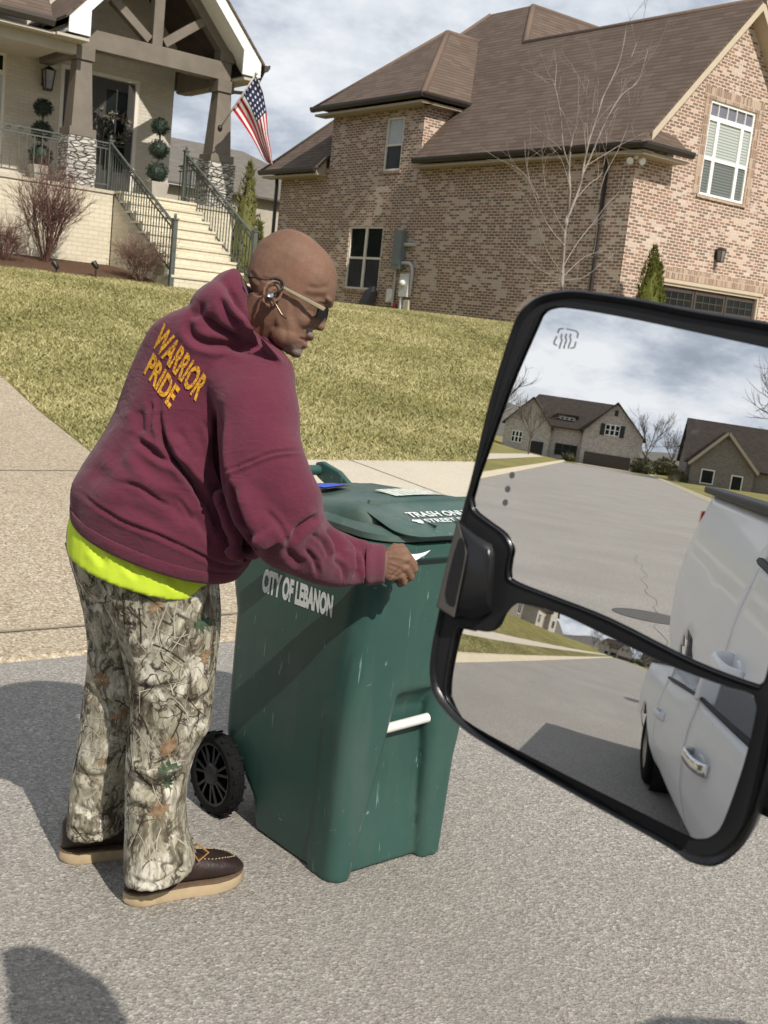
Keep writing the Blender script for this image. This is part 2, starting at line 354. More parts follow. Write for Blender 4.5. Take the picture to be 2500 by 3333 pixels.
def blinds(name, col):
    g = G(name); uv = g.n('ShaderNodeSeparateXYZ'); g.link(g.co('UV'), uv.inputs[0]); f = g.math('FRACT', g.math('DIVIDE', uv.outputs[1], .062))
    c = g.ramp(f, [(0, tuple(x*.35 for x in col)), (.3, tuple(x*.75 for x in col)), (.45, col), (.8, tuple(x*.85 for x in col)), (1, tuple(x*.35 for x in col))])
    return g.fin(c, .25, spec=.5)
M['blind'] = blinds('blinds_behind_glass', (.50, .54, .49)); M['blindd'] = blinds('blinds_behind_screen', (.17, .19, .175))

def wallgrid(mb, P, us, z0, top, holes, depth=.1, m=0, mr=None):
    us = sorted(set(list(us)+[h[0] for h in holes]+[h[1] for h in holes]))
    for ua, ub in zip(us[:-1], us[1:]):
        mid = (ua+ub)/2; hs = sorted([h for h in holes if h[0] <= mid <= h[1]], key=lambda h: h[2]); segs = []; lo = (z0, z0)
        for h in hs: segs.append((lo, (h[2], h[2]))); lo = (h[3], h[3])
        segs.append((lo, (top(ua), top(ub))))
        for (l0, l1), (t0, t1) in segs: mb.quad(P(ua, l0, 0), P(ub, l1, 0), P(ub, t1, 0), P(ua, t0, 0), m)
    mr = m if mr is None else mr
    for a, b, c, d in [h[:4] for h in holes]:
        for (p, q) in (((a, c), (b, c)), ((b, c), (b, d)), ((b, d), (a, d)), ((a, d), (a, c))):
            mb.quad(P(*p, 0), P(*q, 0), P(*q, depth), P(*p, depth), mr)

# ---------------------------------------------------------------- the mottled brick house
H = thing('brick_house', 'two storey mottled brown brick house with brown shingle roof and garage gable', 'house', W(18.64, 16.86, 1.5))
A0, B0 = 18.64, 16.86
AR, ZR, SL = 21.6, 9.16, 1.09
def zq(a): return 5.62+SL*(a-18.35)
Ps = lambda u, z, d: (A0+d, u, z)           # side wall, u runs along b
Pf = lambda u, z, d: (u, B0+d, z)           # front wall, u runs along a
mb = MB('ab')
side_holes = [(25.50, 27.10, 2.27, 3.98), (25.05, 25.82, 5.43, 6.81)]
def stop(u): return 7.12 if 24.2 <= u <= 28.42 else 5.62
for lo, hi, tp in ((B0, 24.2, 5.62), (24.2, 28.42, 7.12), (28.42, 31.0, 5.62)):
    wallgrid(mb, Ps, [lo, hi], 1.2, lambda u, t=tp: t, [h for h in side_holes if lo <= h[0] < hi], .1)
def gtop(u): return min(zq(u), zq(2*AR-u))-.12
fr_holes = [(20.77, 22.37, 4.95, 6.95), (20.0, 23.56, 1.2, 2.97)]
wallgrid(mb, Pf, [A0, AR, 2*AR-A0], 1.2, gtop, fr_holes, .12)
mb.quad((A0, 24.2, 5.4), (21.5, 24.2, 5.4), (21.5, 24.2, 7.12), (A0, 24.2, 7.12)); mb.quad((A0, 28.42, 5.4), (21.5, 28.42, 5.4), (21.5, 28.42, 7.12), (A0, 28.42, 7.12))
mb.quad((A0, 31.0, 1.2), (30, 31.0, 1.2), (30, 31.0, 5.62), (A0, 31.0, 5.62)); mb.quad((2*AR-A0, B0, 1.2), (2*AR-A0, 24, 1.2), (2*AR-A0, 24, 5.62), (2*AR-A0, B0, 5.62))
mb.quad((2*AR-A0, 21.5, 1.2), (34, 21.5, 1.2), (34, 21.5, 5.62), (2*AR-A0, 21.5, 5.62))
mb.build('wall', M['brick'], H)
class _SB:
    def box(s, *k): m = MB('ab'); m.box(*k); m.build('brick_trim', M['soldier'], H)
sb = _SB()
for a, b, c, d in [side_holes[0]]: sb.box(A0-.035, A0+.1, a-.1, b+.1, c-.075, c-.004)
sb.box(A0-.012, A0+.05, B0+.25, 24.0, 5.42, 5.62); sb.box(A0-.012, A0+.05, 24.2, 28.4, 6.98, 7.12); sb.box(A0-.035, A0+.1, 24.99, 25.88, 5.36, 5.427)
sb.box(20.5, 22.64, B0-.012, B0+.08, 6.955, 7.2); sb.box(20.68, 22.46, B0-.04, B0+.1, 4.875, 4.945); sb.box(19.75, 23.8, B0-.012, B0+.05, 3.06, 3.3)
sb.box(20.56, 20.765, B0-.01, B0+.05, 4.95, 6.95); sb.box(22.375, 22.6, B0-.01, B0+.05, 4.95, 6.95)
# roofs
def q(*pts): return [(a, b, zq(a)) for a, b in pts]
rf = MB('ab')
rf.poly(q((18.72, 16.5), (18.72, 31.28), (22.92, 27.1), (22.92, 25.34), (AR, 24.02), (AR, 16.5))[::-1])
rf.quad(*q((18.3, 16.5), (18.72, 16.5), (18.72, 24.15), (18.3, 24.15))); rf.quad(*q((18.3, 28.5), (18.72, 28.5), (18.72, 31.28), (18.3, 31.7)))
zr = lambda a: zq(2*AR-a)
rf.poly([(AR, 16.5, ZR), (24.9, 16.5, zr(24.9)), (24.9, 24.02, zr(24.9)), (AR, 24.02, ZR)])
zf = lambda b: 10.6-SL*(25.34-b)
rf.poly([(AR-.3, 23.72, zf(23.72)-.02), (34, 20.9, zf(20.9)), (34, 25.34, 10.6), (22.92, 25.34, 10.6)]); rf.poly([(18.3, 31.7, 5.57), (22.92, 27.1, 10.6), (34, 27.1, 10.6), (34, 31.7, 5.57)][::-1]); rf.quad((22.92, 25.34, 10.6), (34, 25.34, 10.6), (34, 27.1, 10.6), (22.92, 27.1, 10.6))
dp = (20.8, 26.38, 9.55); dv = (21.96, 26.38, 9.55)
rf.poly([(18.25, 23.87, 7.22), (20.8+1.2, 23.87, 7.22), dv, dp]); rf.poly([(18.25, 28.88, 7.22), (18.25, 23.87, 7.22), dp]); rf.poly([(18.25, 28.88, 7.22), dp, dv, (19.82, 28.88, 7.22)])
rf.poly([(18.3, 16.5, 5.60), (18.3, 16.35, 5.55), (19.75, 16.35, 5.55), (19.75, 16.84, 5.95), (18.9, 16.84, 6.02)]) ; 
rf.build('roof', M['roof'], H, solid=.05)
cp_ = MB('ab')
def cap(p, q_): cp_.tube([np.array(p)+(0, 0, -.015), np.array(q_)+(0, 0, -.015)], .085, 8)
cap((18.25, 23.87, 7.22), dp); cap((18.25, 28.88, 7.22), dp); cap(dp, dv); cap((AR, 16.5, ZR), (AR, 24.0, ZR)); cap((AR, 24.02, ZR), (22.92, 25.34, 10.6)); cap((22.92, 25.34, 10.6), (34, 25.34, 10.6)); cap((18.3, 31.7, 5.57), (22.92, 27.1, 10.6))
cp_.build('ridge_cap', M['ridge'], H, smooth=True)
gu = MB('ab')
def gutter(mb, p, q_, out_, h=.13, d=.12):
    p, q_, o = np.array(p, float), np.array(q_, float), np.array(out_, float)
    prof = [(0, 0), (.6, 0), (1, .55), (1, 1), (.9, 1), (.88, .85), (0, .85)]
    mb.loft([[r+o*d*x+np.array([0, 0, h*(y-1)]) for x, y in prof] for r in (p, q_)], 0, True, True)
gutter(gu, (18.3, 16.38, 5.62), (18.3, 24.0, 5.62), (-1, 0, 0)); gutter(gu, (18.3, 28.6, 5.6), (18.3, 31.7, 5.6), (-1, 0, 0)); gutter(gu, (18.25, 23.8, 7.24), (18.25, 28.95, 7.24), (-1, 0, 0))
gutter(gu, (18.2, 23.87, 7.24), (19.9, 23.87, 7.24), (0, -1, 0)); gutter(gu, (18.2, 16.36, 5.62), (19.75, 16.36, 5.62), (0, -1, 0))
gu.build('gutter', M['bronze'], H)
so_ = MB('ab')
so_.box(18.3, 18.63, 16.4, 24.1, 5.40, 5.46); so_.box(18.56, 18.635, 16.9, 24.15, 5.46, 5.6); so_.box(18.3, 18.63, 28.5, 31.6, 5.38, 5.44); so_.box(18.26, 18.63, 23.9, 28.85, 7.0, 7.06); so_.box(18.5, 20, 23.9, 24.19, 7.0, 7.06)
so_.box(18.3, 19.72, 16.4, 16.85, 5.38, 5.44); so_.extr([(18.30, 28.62, 5.4), (18.62, 28.62, 5.4), (18.62, 28.62, 5.95), (18.30, 28.62, 5.62)], (0, -.06, 0))
so_.build('soffit', M['soffit'], H)
fa = MB('ab')
def rake(a0, z0, a1, z1, b, h=.2, d=.05): fa.extr([(a0, b, z0), (a1, b, z1), (a1, b, z1-h), (a0, b, z0-h)], (0, d, 0))
rake(18.62, zq(18.62)-.03, AR, ZR-.03, 16.5); rake(AR, ZR-.03, 24.9, zr(24.9)-.03, 16.503)
fa.extr([(18.62, 16.55, zq(18.62)-.2), (AR, 16.55, ZR-.2), (24.9, 16.55, zr(24.9)-.2), (24.9, 16.55, zr(24.9)-.24), (AR, 16.55, ZR-.24), (18.62, 16.55, zq(18.62)-.24)], (0, .31, 0))
fa.build('rake_board', M['cream'], H)
ds = MB('ab'); ds.tube([(18.42, 17.5, 5.5), (18.42, 17.55, 5.4), (18.58, 17.62, 5.05), (18.59, 17.62, 1.65)], .05, 6); ds.build('downspout', M['bronze'], H)
ds = MB('ab'); ds.tube([(18.58, 31.2, 5.5), (18.55, 31.1, 5.2), (18.55, 31.08, 1.85)], .055, 6); ds.build('downspout', M['bronze'], H)
# windows
def window(parent, P, u0, u1, z0, z1, vs, hs, frame, panes, fw=.055, d=.06, sash=None):
    f = MB('ab')
    def bx(a, b, c, e, d0, d1):
        pts = [P(x, y, dd) for dd in (d0, d1) for x, y in ((a, c), (b, c), (b, e), (a, e))]
        f.add(pts, [(0, 1, 2, 3), (7, 6, 5, 4), (0, 4, 5, 1), (1, 5, 6, 2), (2, 6, 7, 3), (3, 7, 4, 0)])
    bx(u0, u1, z0, z0+fw, .02, .1); bx(u0, u1, z1-fw, z1, .02, .1); bx(u0, u0+fw, z0+fw, z1-fw, .022, .1); bx(u1-fw, u1, z0+fw, z1-fw, .022, .1)
    for v, wv, c, e in vs: bx(v-wv/2, v+wv/2, c, e, .025, .095)
    for h, wh, c, e in hs: bx(c, e, h-wh/2, h+wh/2, .03, .09)
    fo = f.build('window', frame, parent)
    for c0, c1, e0, e1, mt in panes:
        p = MB('ab'); p.quad(P(c0, e0, d), P(c1, e0, d), P(c1, e1, d), P(c0, e1, d)); p.build('pane', mt, fo)
    return fo
a, b, c, e = side_holes[0]; vm, hm = (a+b)/2, (c+e)/2
window(H, Ps, a, b, c, e, [(vm, .10, c, e)], [(hm, .06, a, b)], M['winframe'], [(a, vm, hm, e, M['glass']), (vm, b, hm, e, M['glass']), (a, vm, c, hm, M['glasslt']), (vm, b, c, hm, M['glasslt'])])
a, b, c, e = side_holes[1]; hm = (c+e)/2-.02
window(H, Ps, a, b, c, e, [], [(hm, .05, a, b)], M['winframe'], [(a, b, hm, e, plain('shade_behind_glass', (.42, .45, .46), .2, .05)), (a, b, c, hm, M['glasslt'])])
a, b, c, e = fr_holes[0]; t = e-.36; v1, v2 = a+.37, b-.37; hm = (c+t)/2-.03
window(H, Pf, a, b, c, e, [(v1, .1, c, t), (v2, .1, c, t)]+[(a+(b-a)*k/5, .02, t, e) for k in range(1, 5)], [(t, .1, a, b), (hm, .07, a, b)], M['white'],
       [(a, b, t, e, plain('transom_glass', (.16, .16, .19), .15, .05))]+[(x0, x1, hm, t, M['blind']) for x0, x1 in ((a, v1), (v1, v2), (v2, b))]+[(x0, x1, c, hm, M['blindd']) for x0, x1 in ((a, v1), (v1, v2), (v2, b))])
gd = MB('ab'); gd.box(20.06, 23.5, B0+.1, B0+.14, 1.3, 2.9)
for i in range(3):
    x0 = 20.12+i*1.13
    gd.box(x0, x0+.06, B0+.07, B0+.1, 1.3, 2.88); gd.box(x0+1.04, x0+1.1, B0+.07, B0+.1, 1.3, 2.88)
    for z in (2.83, 2.46, 2.40, 1.9): gd.box(x0+.06, x0+1.04, B0+.075, B0+.1, z-.03, z+.03)
gdo = gd.build('garage_door', M['garage'], H)
for i in range(3):
    p = MB('ab'); x0 = 20.2+i*1.13; p.quad((x0, B0+.094, 2.5), (x0+.94, B0+.094, 2.5), (x0+.94, B0+.094, 2.78), (x0, B0+.094, 2.78))
    for k in range(1, 4): p.box(x0+.94*k/4-.01, x0+.94*k/4+.01, B0+.08, B0+.092, 2.5, 2.78, 1)
    p.box(x0, x0+.94, B0+.081, B0+.091, 2.63, 2.65, 1); p.build('door_window', [M['glass'], M['garage']], gdo)
tr = MB('ab'); tr.box(20.0, 20.06, B0+.02, B0+.12, 1.3, 2.97); tr.box(23.5, 23.56, B0+.02, B0+.12, 1.3, 2.97); tr.box(20.06, 23.5, B0+.02, B0+.12, 2.91, 2.97); tr.box(19.94, 23.62, B0-.02, B0+.018, 2.972, 3.05); tr.build('garage_door_frame', M['cream'], H)

def lantern(name, label, base, out_, s=1.0, group=None):
    """wall lantern: back plate, arm, tapered frame, glass"""
    b = np.array(base, float); o = nrm(np.array([*out_, 0.0])); t = thing(name, label, 'wall lamp', W(*base), group); sd = np.array([-o[1], o[0], 0]); up = np.array([0, 0, 1.0])
    m = MB('ab'); m.obox(b+o*.012*s, sd, o, up, .055*s, .012*s, .12*s); m.build('back_plate', M['black'], t)
    m = MB('ab'); m.tube([b+o*.02*s+up*.05*s, b+o*.07*s+up*.15*s, b+o*.13*s+up*.16*s, b+o*.14*s+up*.13*s], .012*s, 6); m.build('arm', M['black'], t)
    c = b+o*.14*s; m = MB('ab')
    wT, wB, zt, zb = .075*s, .05*s, .10*s, -.17*s
    m.loft([[c+sd*x*(wT+.02)+o*y*(wT+.02)+up*zt for x, y in ((-1, -1), (1, -1), (1, 1), (-1, 1))], [c+sd*x*.02+o*y*.02+up*(zt+.06*s) for x, y in ((-1, -1), (1, -1), (1, 1), (-1, 1))]])
    for x, y in ((-1, -1), (1, -1), (1, 1), (-1, 1)): m.bar(c+sd*x*wT+o*y*wT+up*zt, c+sd*x*wB+o*y*wB+up*zb, .014*s, .014*s, o)
    m.obox(c+up*(zb-.01*s), sd, o, up, wB+.012, wB+.012, .012*s); m.build('lamp_frame', M['black'], t)
    m = MB('ab'); k = .93; m.loft([[c+sd*x*wT*k+o*y*wT*k+up*(zt-.002) for x, y in ((-1, -1), (1, -1), (1, 1), (-1, 1))], [c+sd*x*wB*k+o*y*wB*k+up*zb for x, y in ((-1, -1), (1, -1), (1, 1), (-1, 1))]])
    m.build('glass', plain('lantern_glass', (.20, .19, .17), .12, .2), t); return t
lantern('wall_lantern', 'black wall lantern above the garage door of the brown brick house', (21.69, B0, 3.75), (0, -1), .95)
t = thing('floodlight', 'white twin head floodlight under the corner eave of the brown brick house', 'floodlight', W(18.5, 16.75, 5.36))
for k in (-1, 1):
    m = MB('ab'); c = np.array([18.5, 16.75, 5.3]); ax = nrm(np.array([-.45+.3*k, -.6-.35*k, -.35])); m.lathe([(.03, 0), (.045, .03), (.075, .10), (.075, .115), (.06, .118)], c+np.array([.06*k, -.05*k, 0]), ax, 14); m.build('lamp_head', M['white'], t, smooth=True, autos=40)
m = MB('ab'); m.lathe([(.05, 0), (.05, -.04), (.02, -.07)], (18.5, 16.75, 5.38), n=12); m.build('mount', M['white'], t, smooth=True, autos=40)
# service equipment on the side wall
M['galv'] = plain('grey_enamel', (.17, .19, .19), .5, .06); M['pvc'] = plain('grey_pvc', (.50, .52, .51), .5, .05); M['pale'] = plain('pale_plastic', (.62, .62, .60), .5, .05)
t = thing('meter_box', 'tall grey electrical panel box with conduits on the brick side wall', 'electrical box', W(A0, 24.55, 3.3))
m = MB('ab'); m.box(A0-.17, A0-.004, 24.40, 24.80, 2.85, 3.86); m.build('cabinet', M['galv'], t, bevel=.012)
m = MB('ab'); m.box(A0-.178, A0-.171, 24.42, 24.78, 2.98, 3.82); m.build('cover', M['galv'], t, bevel=.006)
m = MB('ab'); m.tube([(A0-.08, 24.42, 3.02), (A0-.08, 24.12, 3.03), (A0-.08, 23.98, 2.96), (A0-.08, 23.93, 2.8), (A0-.08, 23.93, 2.15)], .045, 10); m.build('conduit', M['pvc'], t, smooth=True, autos=50)
m = MB('ab'); m.tube([(A0-.06, 24.68, 2.86), (A0-.06, 24.68, 1.9)], .03, 8); m.build('conduit', M['pvc'], t, smooth=True, autos=50)
m = MB('ab'); m.tube([(A0-.07, 24.30, 2.3), (A0-.07, 24.30, 1.6)], .05, 8); m.build('conduit', M['pvc'], t, smooth=True, autos=50)
m = MB('ab'); m.tube([(A0-.05, 24.42, 3.5), (A0-.05, 23.98, 3.5)], .05, 8); m.build('conduit', M['pvc'], t, smooth=True, autos=50)
m = MB('ab'); m.box(A0-.12, A0-.004, 24.02, 24.40, 2.15, 2.75); mo = m.build('meter_socket', M['pale'], t, bevel=.01)
m = MB('ab'); m.lathe([(.085, 0), (.085, .05), (.07, .09), (.02, .11)], (A0-.12, 24.22, 2.5), (-1, 0, 0), 16); m.build('meter', M['pale'], mo, smooth=True, autos=50)
m = MB('ab'); m.box(A0-.09, A0-.004, 24.72, 24.98, 1.98, 2.34); tag(m.build('utility_box', M['pale'], bevel=.02), 'small white utility box left of the grey conduits on brick wall', 'utility box')
m = MB('ab'); m.box(A0-.09, A0-.004, 23.95, 24.2, 1.78, 2.08); tag(m.build('utility_box', plain('cream_plastic', (.55, .52, .40), .5, .05), bevel=.015), 'small cream utility box below the round electric meter', 'utility box')
m = MB('ab'); m.lathe([(.0, 0), (.035, .01), (.04, .05), (.07, .055), (.07, .075), (.0, .08)], (A0, 24.58, 1.93), (-1, 0, 0), 12); m.tube([(A0-.05, 24.58, 1.93), (A0-.05, 24.58, 1.84)], .02, 8)
tag(m.build('hose_tap', plain('red_valve', (.45, .03, .03), .4, .1), smooth=True, autos=40), 'red garden tap low on the wall beside the conduit', 'tap')
m = MB('ab'); z0 = 1.74
m.loft([[(A0-.33, 25.50, z0), (A0-.15, 25.50, z0), (A0-.15, 25.95, z0), (A0-.33, 25.95, z0)], [(A0-.22, 25.42, 2.22), (A0-.07, 25.42, 2.22), (A0-.07, 25.8, 2.22), (A0-.22, 25.8, 2.22)], [(A0-.17, 25.44, 2.36), (A0-.09, 25.44, 2.36), (A0-.09, 25.58, 2.36), (A0-.17, 25.58, 2.36)]])
for k in range(5): m.bar((A0-.34+.02*k, 25.52+.08*k, z0+.02), (A0-.23+.02*k, 25.45+.07*k, 2.2), .02, .02)
tag(m.build('folding_chair', M['black'], bevel=.01), 'black folded chair leaning on the brick wall under the window', 'chair')
# ---------------------------------------------------------------- the painted brick house with the porch
FZ, PB, WB = 3.45, 22.02, 24.2           # porch floor, porch front, door wall
LH = thing('painted_brick_house', 'pale painted brick house with timber gabled porch and brick steps', 'house', W(10.25, 22, 1.8))
Pd = lambda u, z, d: (u, WB+d, z)
mb = MB('ab')
door_h = (9.05, 10.80, FZ, 6.02); win_h = (5.2, 7.92, 4.0, 5.98)
wallgrid(mb, Pd, [1.0, 11.62], 1.5, lambda u: 6.9, [door_h, win_h], .12)
mb.poly([(7.0, WB+.002, 6.9), (11.62, WB+.002, 6.9), (11.62, WB+.002, 7.6), (10.25, WB+.002, 9.0), (7.0, WB+.002, 6.9)][:4])
mb.quad((11.62, WB, 1.5), (11.62, 33, 1.5), (11.62, 33, 6.6), (11.62, WB, 6.6))
mb.build('wall', M['paintbrick'], LH)
mb = MB('ab'); mb.box(1.0, 9.42, PB, PB+.2, 1.4, FZ-.06); mb.box(11.12, 12.15, PB, PB+.2, 1.4, FZ-.06); mb.box(12.0, 12.15, PB+.2, WB, 1.4, FZ-.06); mb.build('foundation', M['stepbrick'], LH)
mb = MB('ab'); mb.box(1.0, 12.18, PB-.03, WB+.1, FZ-.06, FZ); mb.build('porch_floor', M['concrete'], LH)
mb = MB('ab'); mb.box(8.85, 11.0, WB-.012, WB+.05, 6.1, 6.36); mb.build('brick_trim', M['paintsold'], LH)
# steps: nine risers down to the lawn
N = 9; rz = (FZ-1.72)/N; mb = MB('ab')
for i in range(N):
    y1 = PB-.31*i; z1 = FZ-rz*i-(.004 if i == 0 else 0)
    mb.box(9.44, 11.10, y1-.31, y1+.001*i, 1.4, z1-.045) if i else mb.box(9.44, 11.10, y1-.31, y1, 1.4, z1-.045)
    mb.box(9.42, 11.12, y1-.335, y1-.012, z1-.044, z1)
mb.build('steps', M['stepbrick'], LH)
# porch roof, gable centre a=10.25
GC, GB, GS = 10.25, 21.65, 1.10
zg = lambda a: 6.50+GS*(abs(12.30-GC)-abs(a-GC))
rf = MB('ab')
for s in (-1, 1):
    e = GC+s*2.12; rf.extr([(e, GB-.03, zg(e)), (GC, GB-.03, zg(GC)), (GC, GB-.03, zg(GC)-.06), (e, GB-.03, zg(e)-.06)], (0, 8, 0))
rf.extr([(0.5, GB+.15, 6.33), (7.95, GB+.15, 6.33), (8.2, GB+.15+1.2, 7.23), (8.2, 30, 12.5), (0.5, 30, 12.5)], (0, 0, -.05))
rf.poly([(11.9, 25.4, 6.6), (11.9, 33, 6.6), (9.0, 33, 10), (9.0, 27, 10)])
rf.build('roof', M['roof'], LH)
fa = MB('ab')
for s in (-1, 1):
    e = GC+s*2.05; fa.extr([(e, GB, zg(e)-.065), (GC, GB, zg(GC)-.065), (GC, GB, zg(GC)-.36), (e, GB, zg(e)-.36)], (0, .035, 0))
    fa.extr([(e, GB+.002, zg(e)-.065), (e-s*.42, GB+.002, zg(e-s*.42)-.3), (e-s*.42, GB+.002, zg(e)-.36), (e, GB+.002, zg(e)-.36)], (0, .03, 0))
    fa.extr([(e, GB+.036, zg(e)-.30), (GC, GB+.036, zg(GC)-.30), (GC, GB+.036, zg(GC)-.34), (e, GB+.036, zg(e)-.34)], (0, .6, 0))
fa.build('rake_board', M['white'], LH)
mb = MB('ab')
mb.box(0.5, 8.0, GB+.15, PB+.1, 6.06, 6.10); mb.box(0.5, 8.55, PB+.1, PB+.3, 5.86, 6.08); mb.box(.5, 8.5, PB+.3, WB, 6.0, 6.04)
mb.box(8.0, 8.62, GB+.04, PB+.2, 6.05, 6.10); mb.box(11.95, 12.32, GB+.04, WB+.6, 6.05, 6.10)
mb.build('soffit', plain('porch_soffit', (.47, .43, .36), .7, .05), LH)
mb = MB('ab')
for s in (-1, 1):
    e = GC+s*1.75; mb.quad((e, PB+.25, zg(e)-.36), (e, WB, zg(e)-.36), (GC, WB, zg(GC)-.36), (GC, PB+.25, zg(GC)-.36))
mb.build('porch_ceiling', M['darkwood'], LH)
gu = MB('ab'); gutter(gu, (.5, GB+.12, 6.32), (7.95, GB+.12, 6.32), (0, -1, 0), .14, .13); gutter(gu, (12.36, GB-.05, 6.42), (12.36, 30, 6.42), (1, 0, 0), .14, .13); gu.build('gutter', plain('taupe_gutter', (.055, .046, .037), .5, .08), LH)
gu = MB('ab'); gu.tube([(12.42, GB+.1, 6.3), (12.4, GB+.25, 6.1), (12.2, GB+.45, 5.86), (11.95, GB+.5, 5.84)], .04, 6); gu.build('downspout', plain('taupe_pipe', (.12, .10, .08), .5, .08), LH)
# truss and beams
B_ = PB+.32
mb = MB('ab'); mb.box(8.62, 11.92, B_-.14, B_+.14, 6.04, 6.40); mb.build('beam', M['taupe'], LH, bevel=.01)
for s in (-1, 1):
    a = GC+s*1.55; mb = MB('ab'); mb.box(a-.12, a+.12, B_+.142, WB-.005, 5.92, 6.36); mb.build('beam', M['taupe'], LH, bevel=.01)
mb = MB('ab'); mb.box(GC-.11, GC+.11, B_-.10, B_+.10, 6.402, zg(GC)-.55); mb.build('king_post', M['taupe'], LH, bevel=.01)
for s in (-1, 1):
    mb = MB('ab'); mb.bar((GC+s*.16, B_, 6.48), (GC+s*1.02, B_, zg(GC+1.02)-.52), .17, .18, (0, 1, 0)); mb.build('brace', M['taupe'], LH, bevel=.01)
    mb = MB('ab'); mb.bar((GC+s*1.72, B_, zg(GC+1.72)-.46), (GC, B_, zg(GC)-.46), .2, .22, (0, 1, 0)); mb.build('rafter', M['taupe'], LH, bevel=.01)
def stone_mat():
    g = G('stacked_stone'); v = g.map(g.co('UV'), (1, 2.6, 1)); d = g.vor(v, 5.2, 'DISTANCE_TO_EDGE'); cl = g.vor(v, 5.2, out='Color'); sp = g.n('ShaderNodeSeparateColor'); g.link(cl, sp.inputs[0])
    c = g.ramp(sp.outputs[0], [(0, (.28, .26, .235)), (.4, (.48, .455, .41)), (.7, (.60, .57, .51)), (1, (.40, .37, .33))])
    c = g.mix(g.ramp(g.noise(v, 18, 4), [(.3, 0.0), (.75, .6)]), c, (.52, .49, .44)); c = g.mix(g.ramp(d, [(.015, 1.0), (.05, 0.0)]), c, (.12, .108, .095))
    g.bump(g.math('ADD', g.ramp(d, [(0, 0.0), (.12, 1.0)]), g.math('MULTIPLY', g.noise(v, 14, 3), .5)), 1.0, .05); return g.fin(c, .9, spec=.15)
M['stone'] = stone_mat()
for a in (8.75, 11.80):
    t = thing('porch_column', 'tapered taupe porch column on stacked stone pier '+('left of the front steps' if a < 10 else 'beside the flag'), 'column', W(a, B_, FZ), 'porch columns')
    r = lambda h, z: [(a-h, B_-h, z), (a+h, B_-h, z), (a+h, B_+h, z), (a-h, B_+h, z)]
    mb = MB('ab')
    for i in range(6):
        hh = .30+rnd.uniform(-.012, .012); mb.loft([r(hh, FZ+.155*i), r(hh+rnd.uniform(-.01, .01), FZ+.155*(i+1)-.006)])
    mb.build('stone_base', M['stone'], t, bevel=.012)
    mb = MB('ab'); mb.loft([r(.27, FZ+.932), r(.27, FZ+1.09)]); mb.loft([r(.215, FZ+1.092), r(.15, 5.80)]); mb.build('shaft', M['taupe'], t, bevel=.008)
    mb = MB('ab'); mb.loft([r(.19, 5.802), r(.19, 6.036)]); mb.loft([r(.155, 6.402), r(.155, zg(a)-.42)]); mb.build('capital', M['taupe'], t, bevel=.008)
# double door
dt = MB('ab'); dt.box(9.05, 9.13, WB-.01, WB+.1, FZ, 6.02); dt.box(10.72, 10.80, WB-.01, WB+.1, FZ, 6.02); dt.box(9.13, 10.72, WB-.01, WB+.1, 5.94, 6.02); dt.build('door_frame', M['winframe'], LH)
for x0, x1 in ((9.14, 9.92), (9.93, 10.71)):
    d = MB('ab'); d.box(x0, x0+.15, WB+.03, WB+.08, FZ+.02, 5.92); d.box(x1-.15, x1, WB+.03, WB+.08, FZ+.02, 5.92); d.box(x0+.15, x1-.15, WB+.03, WB+.08, 5.72, 5.92); d.box(x0+.15, x1-.15, WB+.03, WB+.08, FZ+.02, 4.05)
    d.box((x0+x1)/2-.015, (x0+x1)/2+.015, WB+.032, WB+.078, 4.05, 5.72)
    for z in (4.6, 5.15): d.box(x0+.15, x1-.15, WB+.034, WB+.076, z-.015, z+.015)
    do = d.build('door', plain('charcoal_door', (.045, .042, .038), .45, .1), LH)
    p = MB('ab'); p.quad((x0+.15, WB+.06, 4.05), (x1-.15, WB+.06, 4.05), (x1-.15, WB+.06, 5.72), (x0+.15, WB+.06, 5.72)); p.build('pane', M['glass'], do)
    p = MB('ab'); hx = x1-.07 if x0 < 9.5 else x0+.07; p.tube([(hx, WB+.0, 4.35), (hx, WB-.04, 4.4), (hx, WB-.04, 4.65), (hx, WB+.0, 4.7)], .012, 6); p.build('handle', M['black'], do)
window(LH, Pd, 5.2, 7.92, 4.0, 5.98, [(6.9, .1, 4.0, 5.98)], [(5.6, .09, 5.2, 7.92)], M['winframe'], [(5.2, 6.9, 5.6, 5.98, M['glass']), (6.9, 7.92, 5.6, 5.98, M['glass']), (5.2, 6.9, 4.0, 5.6, M['glasslt']), (6.9, 7.92, 4.0, 5.6, plain('bright_pane', (.42, .46, .5), .08, .3, 2))])
lantern('wall_lantern', 'black glass wall lantern left of the front door of the painted house', (8.72, WB, 5.66), (0, -1), 1.35)

